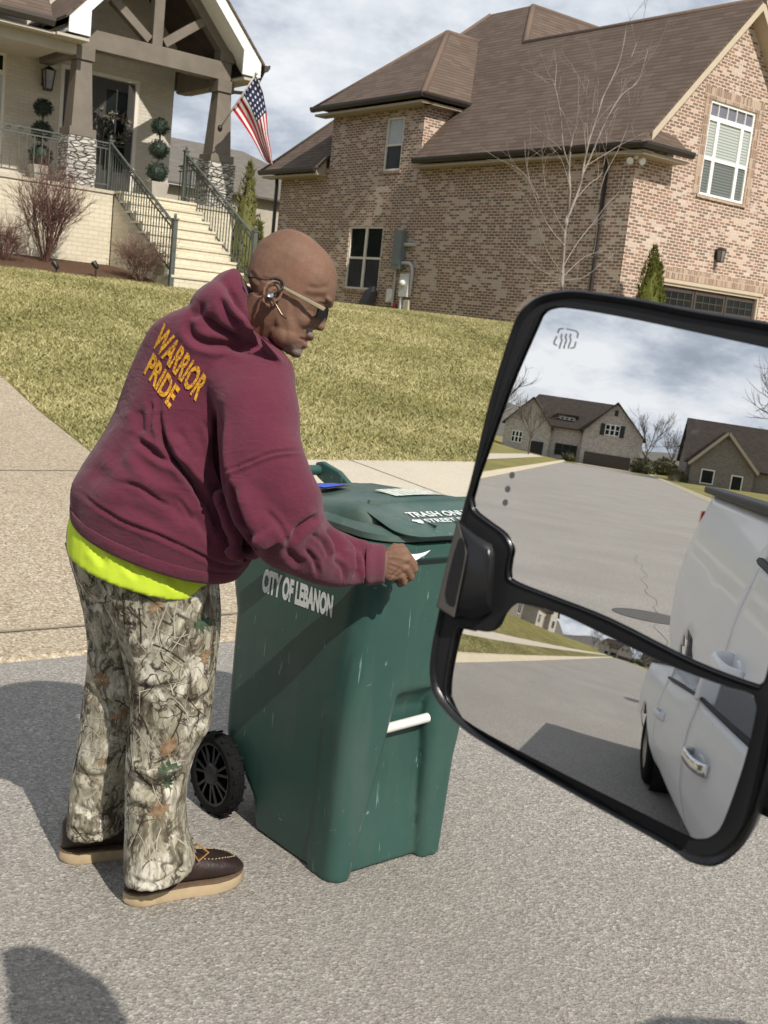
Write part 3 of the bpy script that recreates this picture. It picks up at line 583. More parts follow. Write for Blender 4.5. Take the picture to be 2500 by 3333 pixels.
# wreaths on the two doors
def leaves(mb, n, cfun, size, m=0, asp=.5, up=None):
    for _ in range(n):
        c, d = cfun(); d = nrm(d); s = size*rnd.uniform(.6, 1.3); x = nrm(np.cross(d, nr.normal(size=3))); mb.quad(c-x*s*asp, c+d*s*.5-x*s*asp*.1, c+d*s+x*s*.02, c+x*s*asp*.6+d*s*.3, m)
M['sage'] = plain('wreath_sage', (.13, .125, .095), .8, .5, 30); M['topiary'] = plain('topiary_leaf', (.020, .036, .022), .6, .5, 25); M['berry'] = plain('wreath_pale', (.40, .38, .33), .7, .3, 30)
for x, lab in ((9.53, 'grey green wreath on the left door leaf behind the porch column'), (10.32, 'grey green wreath with pale sprigs on the right door leaf')):
    t = thing('door_wreath', lab, 'wreath', W(x, WB-.02, 4.98), 'wreaths on the double door')
    mb = MB('ab')
    for mi_, num in ((0, 260), (1, 60)):
        def cf():
            th = rnd.uniform(0, 6.283); rr = .25+rnd.gauss(0, .055); return np.array([x+rr*math.cos(th), WB+.02-abs(rnd.gauss(.03, .03)), 4.98+rr*math.sin(th)]), np.array([math.cos(th+1.1), -.5, math.sin(th+1.1)])+nr.normal(size=3)*.5
        leaves(mb, num, cf, .09, mi_)
    mb.build('foliage', [M['sage'], M['berry']], t)
# topiaries
M['pot'] = plain('pale_planter', (.40, .37, .32), .7, .1); M['bark'] = plain('grey_bark', (.14, .115, .095), .9, .3, 20)
def topiary(a, b, label, s=1.0):
    t = thing('topiary', label, 'topiary', W(a, b, FZ), 'ball topiaries by the front door')
    r = lambda h, z: [(a-h, b-h, z), (a+h, b-h, z), (a+h, b+h, z), (a-h, b+h, z)]
    mb = MB('ab'); mb.loft([r(.15, FZ+.003), r(.20, FZ+.42)]); mb.build('planter', M['pot'], t, bevel=.012)
    mb = MB('ab'); mb.tube([(a, b, FZ+.4), (a+.01, b, FZ+1.0), (a, b, FZ+1.62)], .022, 6); mb.build('stem', M['bark'], t)
    for z, r0 in ((FZ+.62, .235), (FZ+1.10, .21), (FZ+1.56, .185)):
        mb = MB('ab'); c0 = np.array([a, b, z]); mb.ell(c0, (1, 0, 0), (0, 1, 0), (0, 0, 1), r0*.86, r0*.86, r0*.8, 14, 8)
        def cf():
            d = nrm(nr.normal(size=3)); return c0+d*r0*rnd.uniform(.8, 1.0)*np.array([1, 1, .93]), d+nr.normal(size=3)*.7
        leaves(mb, 520, cf, .05); mb.build('ball', M['topiary'], t)
topiary(8.55, 23.75, 'three ball topiary behind the porch railing left of the column'); topiary(10.86, 23.15, 'three ball topiary in pale planter at the top of the steps')

# railings
def railing(label, p, q, z0, z1, drop=.82, newels=(), nb=12, scroll=True, name='railing'):
    p, q = np.array(p, float), np.array(q, float); d = nrm(np.array([q[0]-p[0], q[1]-p[1], 0]))
    P = lambda t, h: np.array([p[0]+(q[0]-p[0])*t, p[1]+(q[1]-p[1])*t, z0+(z1-z0)*t+h])
    t_ = thing(name, label, 'railing', W(p[0], p[1], z0), 'iron railings of the porch and steps')
    for h, w_, nm in ((0, .045, 'top_rail'), (-.11, .02, 'middle_rail'), (-drop, .03, 'bottom_rail')):
        mb = MB('ab'); mb.bar(P(0, h), P(1, h), w_, .028); mb.build(nm, M['iron'], t_)
    for i in range(nb):
        t = (i+.5)/nb; mb = MB('ab'); mb.bar(P(t, -.11), P(t, -drop), .016, .016, tuple(d))
        if i % 2: mb.ell(P(t, -.5*drop), (1, 0, 0), (0, 1, 0), (0, 0, 1), .016, .016, .03, 6, 4)
        mb.build('baluster', M['iron'], t_)
    if scroll:
        mb = MB('ab'); mb.bar(P(0, -.055), P(1, -.055), .006, .006); k = max(2, int(np.linalg.norm(q-p)*4.5))
        for i in range(k):
            c = P((i+.5)/k, -.055); sl = nrm(P(1, 0)-P(0, 0))
            mb.tube([c+sl*.055*math.cos(u)*(1-u/9)+np.array([0, 0, .04*math.sin(u)*(1-u/9)]) for u in np.linspace(0, 6, 9)], .009, 4)
        mb.build('scrollwork', M['iron'], t_)
    for t, ztop, zbot in newels:
        mb = MB('ab'); c = P(t, 0); mb.box(c[0]-.04, c[0]+.04, c[1]-.04, c[1]+.04, zbot, ztop); mb.box(c[0]-.055, c[0]+.055, c[1]-.055, c[1]+.055, ztop, ztop+.03); mb.ell((c[0], c[1], ztop+.07), (1, 0, 0), (0, 1, 0), (0, 0, 1), .03, .03, .05, 8, 6); mb.build('newel_post', M['iron'], t_)
    return t_
railing('iron porch railing left of the left stone pier', (4.5, B_), (8.44, B_), 4.38, 4.38, .8, [], 26)
railing('short iron railing between left stone pier and the steps', (9.07, B_), (9.40, B_), 4.38, 4.38, .8, [], 3)
railing('iron stair railing on the left side of the brick steps', (9.44, B_), (9.44, 19.25), 4.40, 2.80, .84, [(0, 4.42, FZ), (1, 2.88, 1.6)], 26)
railing('iron stair railing on the right side behind the head', (11.10, B_), (11.10, 19.25), 4.45, 2.80, .84, [(0, 4.5, FZ), (1, 2.88, 1.6)], 26)
railing('short iron railing between the steps and right stone pier', (11.14, B_), (11.48, B_), 4.40, 4.40, .85, [], 3)
railing('iron side railing running back from the right stone pier', (11.85, B_+.34), (11.85, WB-.05), 4.40, 4.40, .85, [], 9)

# flag on its bracketed pole
fp = thing('flag', 'striped red white and blue flag hanging from an angled pole on the right porch column', 'flag', Z(716, 418, 23.0))
mb = MB(); p0, p1 = Z(716, 418, 23.1), Z(834, 240, 22.6); mb.tube([p0, (p0+p1)/2, p1], .016, 8); mb.ell(p1, (1, 0, 0), (0, 1, 0), (0, 0, 1), .035, .035, .035, 8, 6); mb.build('pole', plain('flag_pole', (.42, .40, .36), .35, .1), fp, smooth=True)
mb = MB(); mb.ell(p0, (1, 0, 0), (0, 1, 0), (0, 0, 1), .05, .08, .07, 10, 6); mb.build('bracket', M['black'], fp, smooth=True)
def bez(ps, t):
    ps = [np.array(p, float) for p in ps]
    while len(ps) > 1: ps = [a+(b-a)*t for a, b in zip(ps[:-1], ps[1:])]
    return ps[0]
def poly_at(ps, t):
    ps = np.array(ps, float); d = np.r_[0, np.cumsum(np.linalg.norm(np.diff(ps, axis=0), axis=1))]; x = t*d[-1]; return np.array([np.interp(x, d, ps[:, 0]), np.interp(x, d, ps[:, 1])])
NS, NT = 26, 40; me_v = []; me_uv = []
top_e = [(832, 243), (856, 300), (868, 365), (872, 430), (882, 490), (888, 535)]; bot_e = [(754, 354), (786, 398), (815, 440), (838, 480), (858, 520), (872, 530)]
for i in range(NT+1):
    t = i/NT; a, b = poly_at(top_e, t), poly_at(bot_e, t)
    for j in range(NS+1):
        s = j/NS; px = a+(b-a)*s; dz = .10*math.sin(s*9+t*3)*(.3+t)+.05*math.sin(s*17+1)*t
        me_v.append(Z(px[0], px[1], 22.85+dz+.15*s)-np.array(fp['_o'])); me_uv.append((t, s))
fs = [(i*(NS+1)+j, i*(NS+1)+j+1, (i+1)*(NS+1)+j+1, (i+1)*(NS+1)+j) for i in range(NT) for j in range(NS)]
me = bpy.data.meshes.new('flag_cloth'); me.from_pydata([tuple(p) for p in me_v], [], fs); u = me.uv_layers.new(name='UVMap')
for l in me.loops: u.data[l.index].uv = me_uv[l.vertex_index]
me.polygons.foreach_set('use_smooth', [True]*len(fs))
g = G('flag_cloth'); sx = g.n('ShaderNodeSeparateXYZ'); g.link(g.co('UV'), sx.inputs[0]); tt, ss = sx.outputs[0], sx.outputs[1]
st = g.math('LESS_THAN', g.math('MODULO', g.math('FLOOR', g.math('MULTIPLY', ss, 13)), 2), .5); c = g.mix(st, (.62, .60, .57), (.33, .018, .028))
can = g.math('MULTIPLY', g.math('LESS_THAN', tt, .42), g.math('LESS_THAN', ss, 7/13))
def cell(x, k): return g.math('ABSOLUTE', g.math('SUBTRACT', g.math('FRACT', g.math('MULTIPLY', x, k)), .5))
star = g.math('LESS_THAN', g.math('ADD', g.math('POWER', cell(tt, 6/.42), 2), g.math('POWER', cell(ss, 5*13/7), 2)), .055)
c = g.mix(can, c, g.mix(star, (.022, .026, .06), (.5, .5, .5))); me.materials.append(g.fin(c, .8, spec=.1))
g.p.inputs['Subsurface Weight'].default_value = 0
fo = bpy.data.objects.new('cloth', me); C.objects.link(fo); fo.parent = fp
# ---------------------------------------------------------------- moulded shapes: union of closed pieces -> one smooth skin
def fused(mb, voxel, it=4, fac=.5):
    tmp = mb.build('tmp', [], None, (0, 0, 0), uvs=False)
    md = tmp.modifiers.new('r', 'REMESH'); md.mode = 'VOXEL'; md.voxel_size = voxel
    if it: sm = tmp.modifiers.new('s', 'SMOOTH'); sm.factor = fac; sm.iterations = it
    bpy.context.view_layer.update(); dg = bpy.context.evaluated_depsgraph_get(); me = bpy.data.meshes.new_from_object(tmp.evaluated_get(dg))
    bpy.data.objects.remove(tmp); n = len(me.vertices); V = np.empty(n*3); me.vertices.foreach_get('co', V); return me, V.reshape(-1, 3)
def vnormals(me):
    N_ = np.empty(len(me.vertices)*3); me.vertices.foreach_get('normal', N_); return N_.reshape(-1, 3)
def proj(V):
    q = V-CP; zc = q@FW; return np.column_stack([1250+FPX*(q@RT)/zc, 1666.5-FPX*(q@UP)/zc]), zc
def finish(me, V, name, mats, parent, origin=None):
    o_ = np.array(parent['_o']) if parent is not None else np.array(origin)
    me.vertices.foreach_set('co', (V-o_).ravel()); me.name = name; me.materials.clear()
    for m in (mats if isinstance(mats, (list, tuple)) else [mats]): me.materials.append(m)
    me.polygons.foreach_set('use_smooth', [True]*len(me.polygons)); me.update()
    o = bpy.data.objects.new(name, me); C.objects.link(o); o['_o'] = [float(c) for c in o_]; o.parent = parent
    if parent is None: o.location = tuple(o_)
    return o
from mathutils.bvhtree import BVHTree
def tree_of(me_V, me): return BVHTree.FromPolygons([tuple(p) for p in me_V], [tuple(p.vertices) for p in me.polygons])
def text_mesh(txt, bold=.0, res=3):
    cu = bpy.data.curves.new('t', 'FONT'); cu.body = txt; cu.align_x = 'LEFT'; cu.offset = bold; cu.resolution_u = res; cu.fill_mode = 'FRONT'
    o = bpy.data.objects.new('t', cu); C.objects.link(o); bpy.context.view_layer.update(); me = bpy.data.meshes.new_from_object(o.evaluated_get(bpy.context.evaluated_depsgraph_get())); bpy.data.objects.remove(o)
    import bmesh
    bm = bmesh.new(); bm.from_mesh(me); bmesh.ops.triangulate(bm, faces=bm.faces[:])
    for _ in range(2):
        es = [e for e in bm.edges if e.calc_length() > .16]
        if es: bmesh.ops.subdivide_edges(bm, edges=es, cuts=1); bmesh.ops.triangulate(bm, faces=bm.faces[:])
    V = np.array([v.co[:2] for v in bm.verts]); bm.verts.index_update(); F = [tuple(v.index for v in f.verts) for f in bm.faces]; bm.free()
    V[:, 0] = (V[:, 0]-V[:, 0].min())/np.ptp(V[:, 0]); V[:, 1] = (V[:, 1]-V[:, 1].min())/np.ptp(V[:, 1]); return V, F
def lettering(txt, quad, tree, off, name, mat, parent, bold=.02):
    """letters laid on a curved surface; quad = photo corners TL, TR, BR, BL of the text block"""
    V, F = text_mesh(txt, bold); tl, tr, br, bl = [np.array(p, float) for p in quad]; P = []
    for u, v in V:
        px = (tl*(1-u)+tr*u)*v+(bl*(1-u)+br*u)*(1-v); d = nrm(ray(*px)); loc, n, i, dist = tree.ray_cast(Vector(CP), Vector(d))
        P.append((np.array(loc) if loc is not None else CP+d*3)-d*off)
    mb = MB(); mb.add(P, F); return mb.build(name, mat, parent)

# ---------------------------------------------------------------- the wheeled bin
UH, VH, BC = np.array([.749, .663, 0]), np.array([-.663, .749, 0]), np.array([-.035, 2.87, 0])
def PB_(u, v, z): return BC+UH*u+VH*v+np.array([0, 0, z])
BIN = thing('wheeled_bin', 'dark green wheeled rubbish bin with white lettering standing by the driveway', 'rubbish bin', PB_(.2, .3, 0))
def rrect(u0, u1, v0, v1, z, r=.06, k=6, zf=None):
    P = []
    for cx_, cy_, a0 in ((u1-r, v0+r, -90), (u1-r, v1-r, 0), (u0+r, v1-r, 90), (u0+r, v0+r, 180)):
        for i in range(k+1):
            t = R_(a0+90*i/k); u, v = cx_+r*math.cos(t), cy_+r*math.sin(t); P.append(PB_(u, v, z if zf is None else zf(u, v)))
    return P
def bin_mat(top=0):
    g = G('dusty_skylit_green_plastic' if top else 'green_plastic'); v = g.co(); n = g.noise(v, 3, 5); c = g.mix(g.ramp(n, [(.3, 0.0), (.7, 1.0)]), (.025, .069, .058), (.035, .088, .074))
    for i, (sc, rot, th) in enumerate((((60, 60, 6), (0, .25, .1), .70), ((60, 60, 8), (.3, -.5, .6), .71), ((14, 60, 60), (.2, .3, .4), .715), ((40, 40, 40), (0, 0, 0), .755))):
        s_ = g.noise(g.map(v, sc, (i*3.1, i, 0), rot), 1, 3, .6, .5); mk = g.math('MULTIPLY', g.ramp(s_, [(th-.02, 0.0), (th+.015, .55)]), g.ramp(g.noise(v, 3.5, 3), [(.40, 0.0), (.55, 1.0)])); c = g.mix(mk, c, (.26, .36, .33))
    d = g.noise(g.map(v, (9, 9, 2)), 1, 5); c = g.mix(g.ramp(d, [(.52, 0.0), (.78, .30)]), c, (.12, .13, .11))
    if top: c = g.mix(g.ramp(g.noise(v, 7, 5, .6), [(.36, .12), (.68, .62)]), c, (.125, .155, .135))  # lid dust, its pale tone also painted in for the sky reflection
    g.bump(g.math('ADD', g.noise(v, 5, 4), g.math('MULTIPLY', g.noise(v, 260, 2), .08)), .25, .01)
    return g.fin(c, g.ramp(n, [(.3, .34), (.7, .48)]), spec=.42)
M['bin'] = bin_mat(); M['binlid'] = bin_mat(1); M['tyre'] = plain('black_tyre', (.008, .008, .008), .85, .3, 20, 90, .4, spec=.15); M['hub'] = plain('black_hub', (.008, .008, .009), .35, .1)
g = G('worn_white_lettering'); v = g.co(); M['letter'] = g.fin(g.mix(g.ramp(g.math('ADD', g.math('MULTIPLY', g.noise(v, 150, 4, .7), .7), g.math('MULTIPLY', g.noise(v, 22, 3), .45)), [(.64, 0.0), (.71, .7)]), (.68, .70, .68), (.10, .17, .15)), .6)
mb = MB()
mb.loft([rrect(.012, .405, .03, .415, .003, .05), rrect(.005, .42, .035, .44, .10, .06), rrect(.003, .435, .045, .60, .24, .06), rrect(.003, .455, .045, .60, .47, .06), rrect(.003, .47, .02, .60, .52, .06), rrect(.005, .49, .0, .61, .62, .07), rrect(.01, .505, -.005, .645, .70, .07), rrect(.02, .52, -.01, .66, .78, .08), rrect(.03, .56, -.02, .67, .94, .09)])
for pts in ([(0, .0, .085), (.12, .0, .105), (.3, .0, .145), (.45, .0, .175), (.60, .01, .21), (.80, .03, .25)],): mb.loft([rrect(u0, u1, 0, .14, z, .042) for z, u0, u1 in pts])
mb.loft([rrect(.325, .415, .0, .14, 0, .03), rrect(.315, .43, .0, .14, .3, .03), rrect(.30, .45, .0, .14, .42, .03), rrect(.31, .48, .0, .14, .60, .04), rrect(.32, .515, .0, .14, .80, .04)])
mb.loft([rrect(.1, .34, .03, .2, .50, .02), rrect(.1, .36, .0, .2, .53, .02), rrect(.1, .4, -.002, .2, .7, .02)])
me, V = fused(mb, .0065, 5); px, zc = proj(V); bin_me_tree = None
bo = finish(me, V, 'body', M['bin'], BIN); bin_tree = tree_of(V, me)
mb = MB(); mb.loft([rrect(.018, .572, -.036, .68, .905, .095, 8), rrect(.012, .578, -.042, .686, .912, .1, 8), rrect(.012, .578, -.042, .686, .942, .1, 8), rrect(.022, .568, -.032, .676, .95, .1, 8)]); mb.build('rim', M['bin'], BIN, smooth=True, autos=35)
mb = MB(); mb.loft([rrect(.028, .562, -.026, .67, .951, .095, 8), rrect(.02, .57, -.034, .68, .957, .1, 8), rrect(.022, .568, -.032, .68, .972, .1, 8), rrect(.034, .556, -.015, .67, .982, .095, 8), rrect(.04, .55, .01, .66, .987, .09, 8)])
crown = lambda u, v: 1.038-.55*max(0, v-.30)**2-.30*max(0, .12-v)-.22*(u-.30)**2
mb.loft([rrect(.046, .545, .05, .655, .985, .07, 8), rrect(.05, .54, .05, .65, 0, .07, 8, lambda u, v: crown(u, v)-.012), rrect(.066, .524, .066, .63, 0, .06, 8, lambda u, v: crown(u, v)+.001), rrect(.12, .47, .12, .58, 0, .05, 8, crown), rrect(.2, .4, .2, .5, 0, .03, 8, crown)])
vz = lambda u, v: 1.030-.26*max(0, .12-v)-.55*max(0, abs(u-.295)-.17)**1.7
mb.loft([rrect(.075, .515, -.062, .18, 0, .07, 8, lambda u, v: vz(u, v)-.012), rrect(.068, .522, -.069, .18, 0, .075, 8, lambda u, v: vz(u, v)-.004), rrect(.075, .515, -.062, .18, 0, .07, 8, vz), rrect(.1, .49, -.035, .16, 0, .06, 8, lambda u, v: vz(u, v)+.003)])
for u in (.20, .30, .40): mb.loft([[PB_(u-.004, -.02, .985), PB_(u+.004, -.02, .985), PB_(u+.004, .03, .985), PB_(u-.004, .03, .985)], [PB_(u-.004, -.045, 1.0), PB_(u+.004, -.045, 1.0), PB_(u+.004, .03, 1.005), PB_(u-.004, .03, 1.005)]])
mb.loft([rrect(.09, .5, .115, .135, 0, .008, 2, lambda u, v: vz(u, v)-.01), rrect(.1, .49, .118, .132, 0, .006, 2, lambda u, v: vz(u, v)+.010)])
lid = mb.build('lid', M['binlid'], BIN, smooth=True, autos=40)
bpy.context.view_layer.update()
lidV = np.array([tuple(v.co) for v in lid.data.vertices])+np.array(BIN['_o']); lid_tree = BVHTree.FromPolygons([tuple(p) for p in lidV], [tuple(p.vertices) for p in lid.data.polygons])
mb = MB(); mb.tube([PB_(.11, .76, 1.012), PB_(.42, .76, 1.012)], .017, 12); mb.build('handle', M['bin'], BIN, smooth=True, autos=40)
for u in (.10, .415):
    mb = MB(); mb.extr([PB_(u, .79, 1.0), PB_(u, .78, 1.035), PB_(u, .75, 1.042), PB_(u, .66, 1.025), PB_(u, .58, .985), PB_(u, .64, .94), PB_(u, .76, .985)], UH*.02)
    mb.build('handle_bracket', M['bin'], BIN, bevel=.005)
mb = MB(); mb.tube([PB_(.15, .022, .418), PB_(.304, .014, .43)], .0138, 14); mb.build('lift_bar', plain('white_bar', (.66, .65, .60), .5, .08, 30), BIN, smooth=True, autos=40)
def sticker(name, uv, z0, mat, off=.0025, tree=None):
    n = 8; mb = MB(); P = []
    a, b, c, d = [np.array(p) for p in uv]
    for i in range(n+1):
        for j in range(n+1):
            s, t = i/n, j/n; q_ = (a*(1-s)+b*s)*(1-t)+(d*(1-s)+c*s)*t; P.append(PB_(q_[0], q_[1], max(crown(q_[0], q_[1]), vz(q_[0], q_[1]) if q_[1] < .13 else 0)+off))
    mb.add(P, [(i*(n+1)+j, (i+1)*(n+1)+j, (i+1)*(n+1)+j+1, i*(n+1)+j+1) for i in range(n) for j in range(n)]); return mb.build(name, mat, BIN, uvs=True)
def sticker_mat():
    g = G('printed_sticker'); v = g.co(); sx = g.n('ShaderNodeSeparateXYZ'); g.link(g.map(v, (1, 1, 1), (0, 0, 0), (0, 0, -R_(48.5))), sx.inputs[0])
    ln = g.math('LESS_THAN', g.math('FRACT', g.math('MULTIPLY', sx.outputs[0], 34)), .5); br = g.math('GREATER_THAN', g.noise(g.map(v, (50, 50, 50)), 1, 2), .46)
    c = g.mix(g.math('MULTIPLY', g.math('MULTIPLY', ln, br), .65), (.70, .72, .64), (.25, .27, .25)); c = g.mix(g.ramp(g.noise(v, 14, 2), [(.52, 0.0), (.66, .35)]), c, (.45, .60, .35)); return g.fin(c, .4)
sticker('sticker', [(.235, .265), (.425, .275), (.435, .18), (.235, .168)], 0, sticker_mat())
sticker('badge_border', [(.10, .42), (.215, .44), (.21, .335), (.12, .33)], 0, M['black'], .002); sticker('badge', [(.10, .41), (.20, .425), (.195, .35), (.12, .345)], 0, plain('blue_badge', (.02, .07, .55), .4, .15), .004)
def lid_text(txt, u0, u1, v0, v1, bold):
    V, F = text_mesh(txt, bold); mb = MB(); mb.add([PB_(u0+(u1-u0)*a, v0+(v1-v0)*b, vz(u0+(u1-u0)*a, v0+(v1-v0)*b)+.0055) for a, b in V], F); return mb
mb = lid_text('TRASH ONLY', .165, .40, .022, .052, .025); mb.build('lettering', M['letter'], BIN)
mb = lid_text('STREET SIDE', .195, .385, -.012, .010, .02); mb.build('lettering', M['letter'], BIN)
mb = MB(); mb.add([PB_(u, v, vz(u, v)+.0055) for u, v in ((.15, .002), (.162, .013), (.162, .008), (.185, .008), (.185, -.006), (.175, -.016), (.162, -.008), (.162, -.004))], [(0, 1, 2, 3, 4, 5, 6, 7)]); mb.build('arrow', M['letter'], BIN)
lettering('CITY OF LEBANON', [(860, 1848), (1086, 1938), (1080, 2012), (850, 1926)], bin_tree, .0022, 'lettering', M['letter'], BIN, .055)
mb = MB(); 
for k in range(1): pass
for u in (-.057, .46):
    cw = PB_(u, .54, .125); wt = MB(); ax = UH
    wt.lathe([(.096, .0), (.112, -.002), (.121, .005), (.125, .014), (.125, .034), (.121, .043), (.112, .048), (.096, .046), (.096, .0)], cw, ax, 40, cap=False)
    for i in range(36):
        t = 2*math.pi*i/36; rd = VH*math.cos(t)+np.array([0, 0, math.sin(t)]); wt.obox(cw+ax*(.014 if i % 2 else .034)+rd*.1250, ax, rd, np.cross(ax, rd), .011, .0020, .005)
    w_ = wt.build('wheel', M['tyre'], BIN, smooth=True, autos=35)
    h_ = MB(); h_.lathe([(.0, -.004), (.028, -.003), (.034, .004), (.034, .04), (.0, .04)], cw, ax, 20); h_.lathe([(.088, .004), (.098, .002), (.098, .044), (.090, .044), (.090, .004)], cw, ax, 36, cap=False)
    for i in range(7):
        t = 2*math.pi*i/7; rd = VH*math.cos(t)+np.array([0, 0, math.sin(t)]); tg = np.cross(ax, rd)
        for s in (-1, 1): h_.bar(cw+ax*.010+rd*.03+tg*.003*s, cw+ax*.012+rd*.09+tg*.016*s, .008, .016, ax)
    h_.lathe([(.0, .030), (.088, .030), (.088, .034), (.0, .034)], cw, ax, 30); h_.build('rim', M['hub'], w_, smooth=True, autos=35, origin=BIN['_o'])
mb = MB(); mb.tube([PB_(-.04, .54, .125), PB_(.46, .54, .125)], .012, 10); mb.build('axle', M['black'], BIN)
# ---------------------------------------------------------------- the man
MAN = thing('person', 'bald man in maroon hoodie and camouflage trousers bending over the green bin', 'person', np.array([-.5, 2.85, 0]))
def st(cx_, cy_, zc, hw, hd, ang=0, tilt=0, n=28, ex=2.25):
    c = Z(cx_, cy_, zc); a = R_(ang); e1 = RT*math.cos(a)-UP*math.sin(a); e2 = FW*math.cos(tilt)+UP*math.sin(tilt); w_ = hw*zc/FPX; P = []
    for i in range(n):
        t = 2*math.pi*i/n; ct, s_ = math.cos(t), math.sin(t); P.append(c+e1*w_*math.copysign(abs(ct)**(2/ex), ct)+e2*hd*math.copysign(abs(s_)**(2/ex), s_))
    return P
def spl(rows, k=3):
    rows = np.array(rows, float); n = len(rows); outp = []
    for i in range(n-1):
        p0, p1, p2, p3 = rows[max(i-1, 0)], rows[i], rows[i+1], rows[min(i+2, n-1)]
        for j in range(k):
            t = j/k; outp.append(.5*((2*p1)+(-p0+p2)*t+(2*p0-5*p1+4*p2-p3)*t*t+(-p0+3*p1-3*p2+p3)*t**3))
    outp.append(rows[-1]); return outp
def limb(mb, rows, k=3, ex=2.25): mb.loft([st(*r, ex=ex) for r in spl([list(r)+[0]*(7-len(r)) for r in rows], k)])
def cloth_mat(name, c1, c2, fade=(.3, .1, .15)):
    g = G(name); v = g.co(); n = g.noise(v, 5, 6, .6); c = g.mix(g.ramp(n, [(.3, 0.0), (.7, 1.0)]), c1, c2); f = g.noise(g.map(v, (700, 700, 260)), 1, 3); c = g.mix(g.ramp(f, [(.35, 0.0), (.75, .22)]), c, fade)
    big = g.noise(v, 9, 4); wr = g.noise(g.map(v, (1, 1, 2.2), (0, 0, 0), (.5, .3, .6)), 16, 4, .6, 1.2); g.bump(g.math('ADD', g.math('ADD', g.math('MULTIPLY', big, .8), g.math('MULTIPLY', wr, .45)), g.math('MULTIPLY', f, .09)), .6, .014)
    m = g.fin(c, .92, spec=.12); g.p.inputs['Sheen Weight'].default_value = .12; g.p.inputs['Sheen Roughness'].default_value = .6; return m
M['maroon'] = cloth_mat('maroon_fleece', (.088, .0155, .031), (.118, .0225, .043), (.165, .042, .068)); M['neon'] = plain('neon_yellow', (.53, .68, .045), .7, .08, 8, 20, .25, spec=.2)
def folds(V, N_, lines):
    px, zc = proj(V); view = (V-CP)/np.linalg.norm(V-CP, axis=1)[:, None]; face = np.clip(-(N_*view).sum(1)*3, 0, 1); D = np.zeros(len(V))
    for amp, wd, pts in lines:
        pts = np.array(spl(pts, 6)); lo, hi = pts.min(0)-4*wd, pts.max(0)+4*wd; ix = np.where(((px > lo) & (px < hi)).all(1))[0]
        if not len(ix): continue
        q_ = px[ix]; best = np.full(len(ix), 1e9); bt = np.zeros(len(ix))
        for j in range(len(pts)-1):
            a, b = pts[j], pts[j+1]; ab_ = b-a; t = np.clip(((q_-a)@ab_)/(ab_@ab_+1e-9), 0, 1); d = np.linalg.norm(q_-(a+t[:, None]*ab_), axis=1); m = d < best; best[m] = d[m]; bt[m] = (j+t[m])/(len(pts)-1)
        taper = np.clip(np.minimum(bt, 1-bt)*5, .12, 1)
        prof = np.exp(-(best/wd)**2)-.45*np.exp(-((best-1.9*wd)/(wd*1.1))**2)
        D[ix] -= amp*prof*taper
    return V+N_*(D*face)[:, None]
K1 = lambda pts: [(200+x*.6028, 700+y*.6028) for x, y in pts]
K2 = lambda pts: [(600+x*.6028, 1400+y*.6028) for x, y in pts]
K3 = lambda pts: [(100+x*.5878, 1700+y*.5878) for x, y in pts]
mb = MB()
limb(mb, [(514, 1758, 2.76, 284, .183, 20.5, .27), (528, 1722, 2.755, 306, .19, 20.5, .26), (546, 1655, 2.75, 318, .205, 20, .22), (556, 1560, 2.75, 268, .21, 22, .2), (598, 1410, 2.745, 226, .205, 22, .15), (648, 1270, 2.74, 222, .21, 20, .1), (684, 1160, 2.73, 210, .225, 14, .05), (702, 1075, 2.72, 186, .215, 0, 0), (730, 1010, 2.70, 130, .15, -8, 0), (755, 960, 2.68, 80, .10, -10, 0)])
limb(mb, [(735, 1120, 2.66, 140, .10, -18), (800, 1220, 2.60, 152, .105, -13), (838, 1330, 2.56, 133, .10, -7), (852, 1480, 2.54, 140, .10, -3), (893, 1620, 2.54, 152, .10, -10), (945, 1735, 2.56, 128, .095, -33), (1030, 1797, 2.62, 100, .085, -60), (1110, 1822, 2.69, 90, .075, -80), (1185, 1834, 2.755, 70, .06, -88), (1205, 1836, 2.77, 60, .05, -88), (1247, 1836, 2.80, 57, .047, -88)])
limb(mb, [(690, 1110, 2.84, 120, .10, -10), (760, 1250, 2.97, 110, .085, -20), (790, 1420, 3.04, 90, .08, -20), (830, 1560, 3.06, 80, .07, -35), (875, 1640, 3.06, 66, .06, -60), (925, 1682, 3.05, 50, .045, -65)])
limb(mb, [(802, 1800, 2.70, 44, .13, 30), (806, 1730, 2.70, 58, .14, 25), (760, 1620, 2.72, 80, .15, 15)])
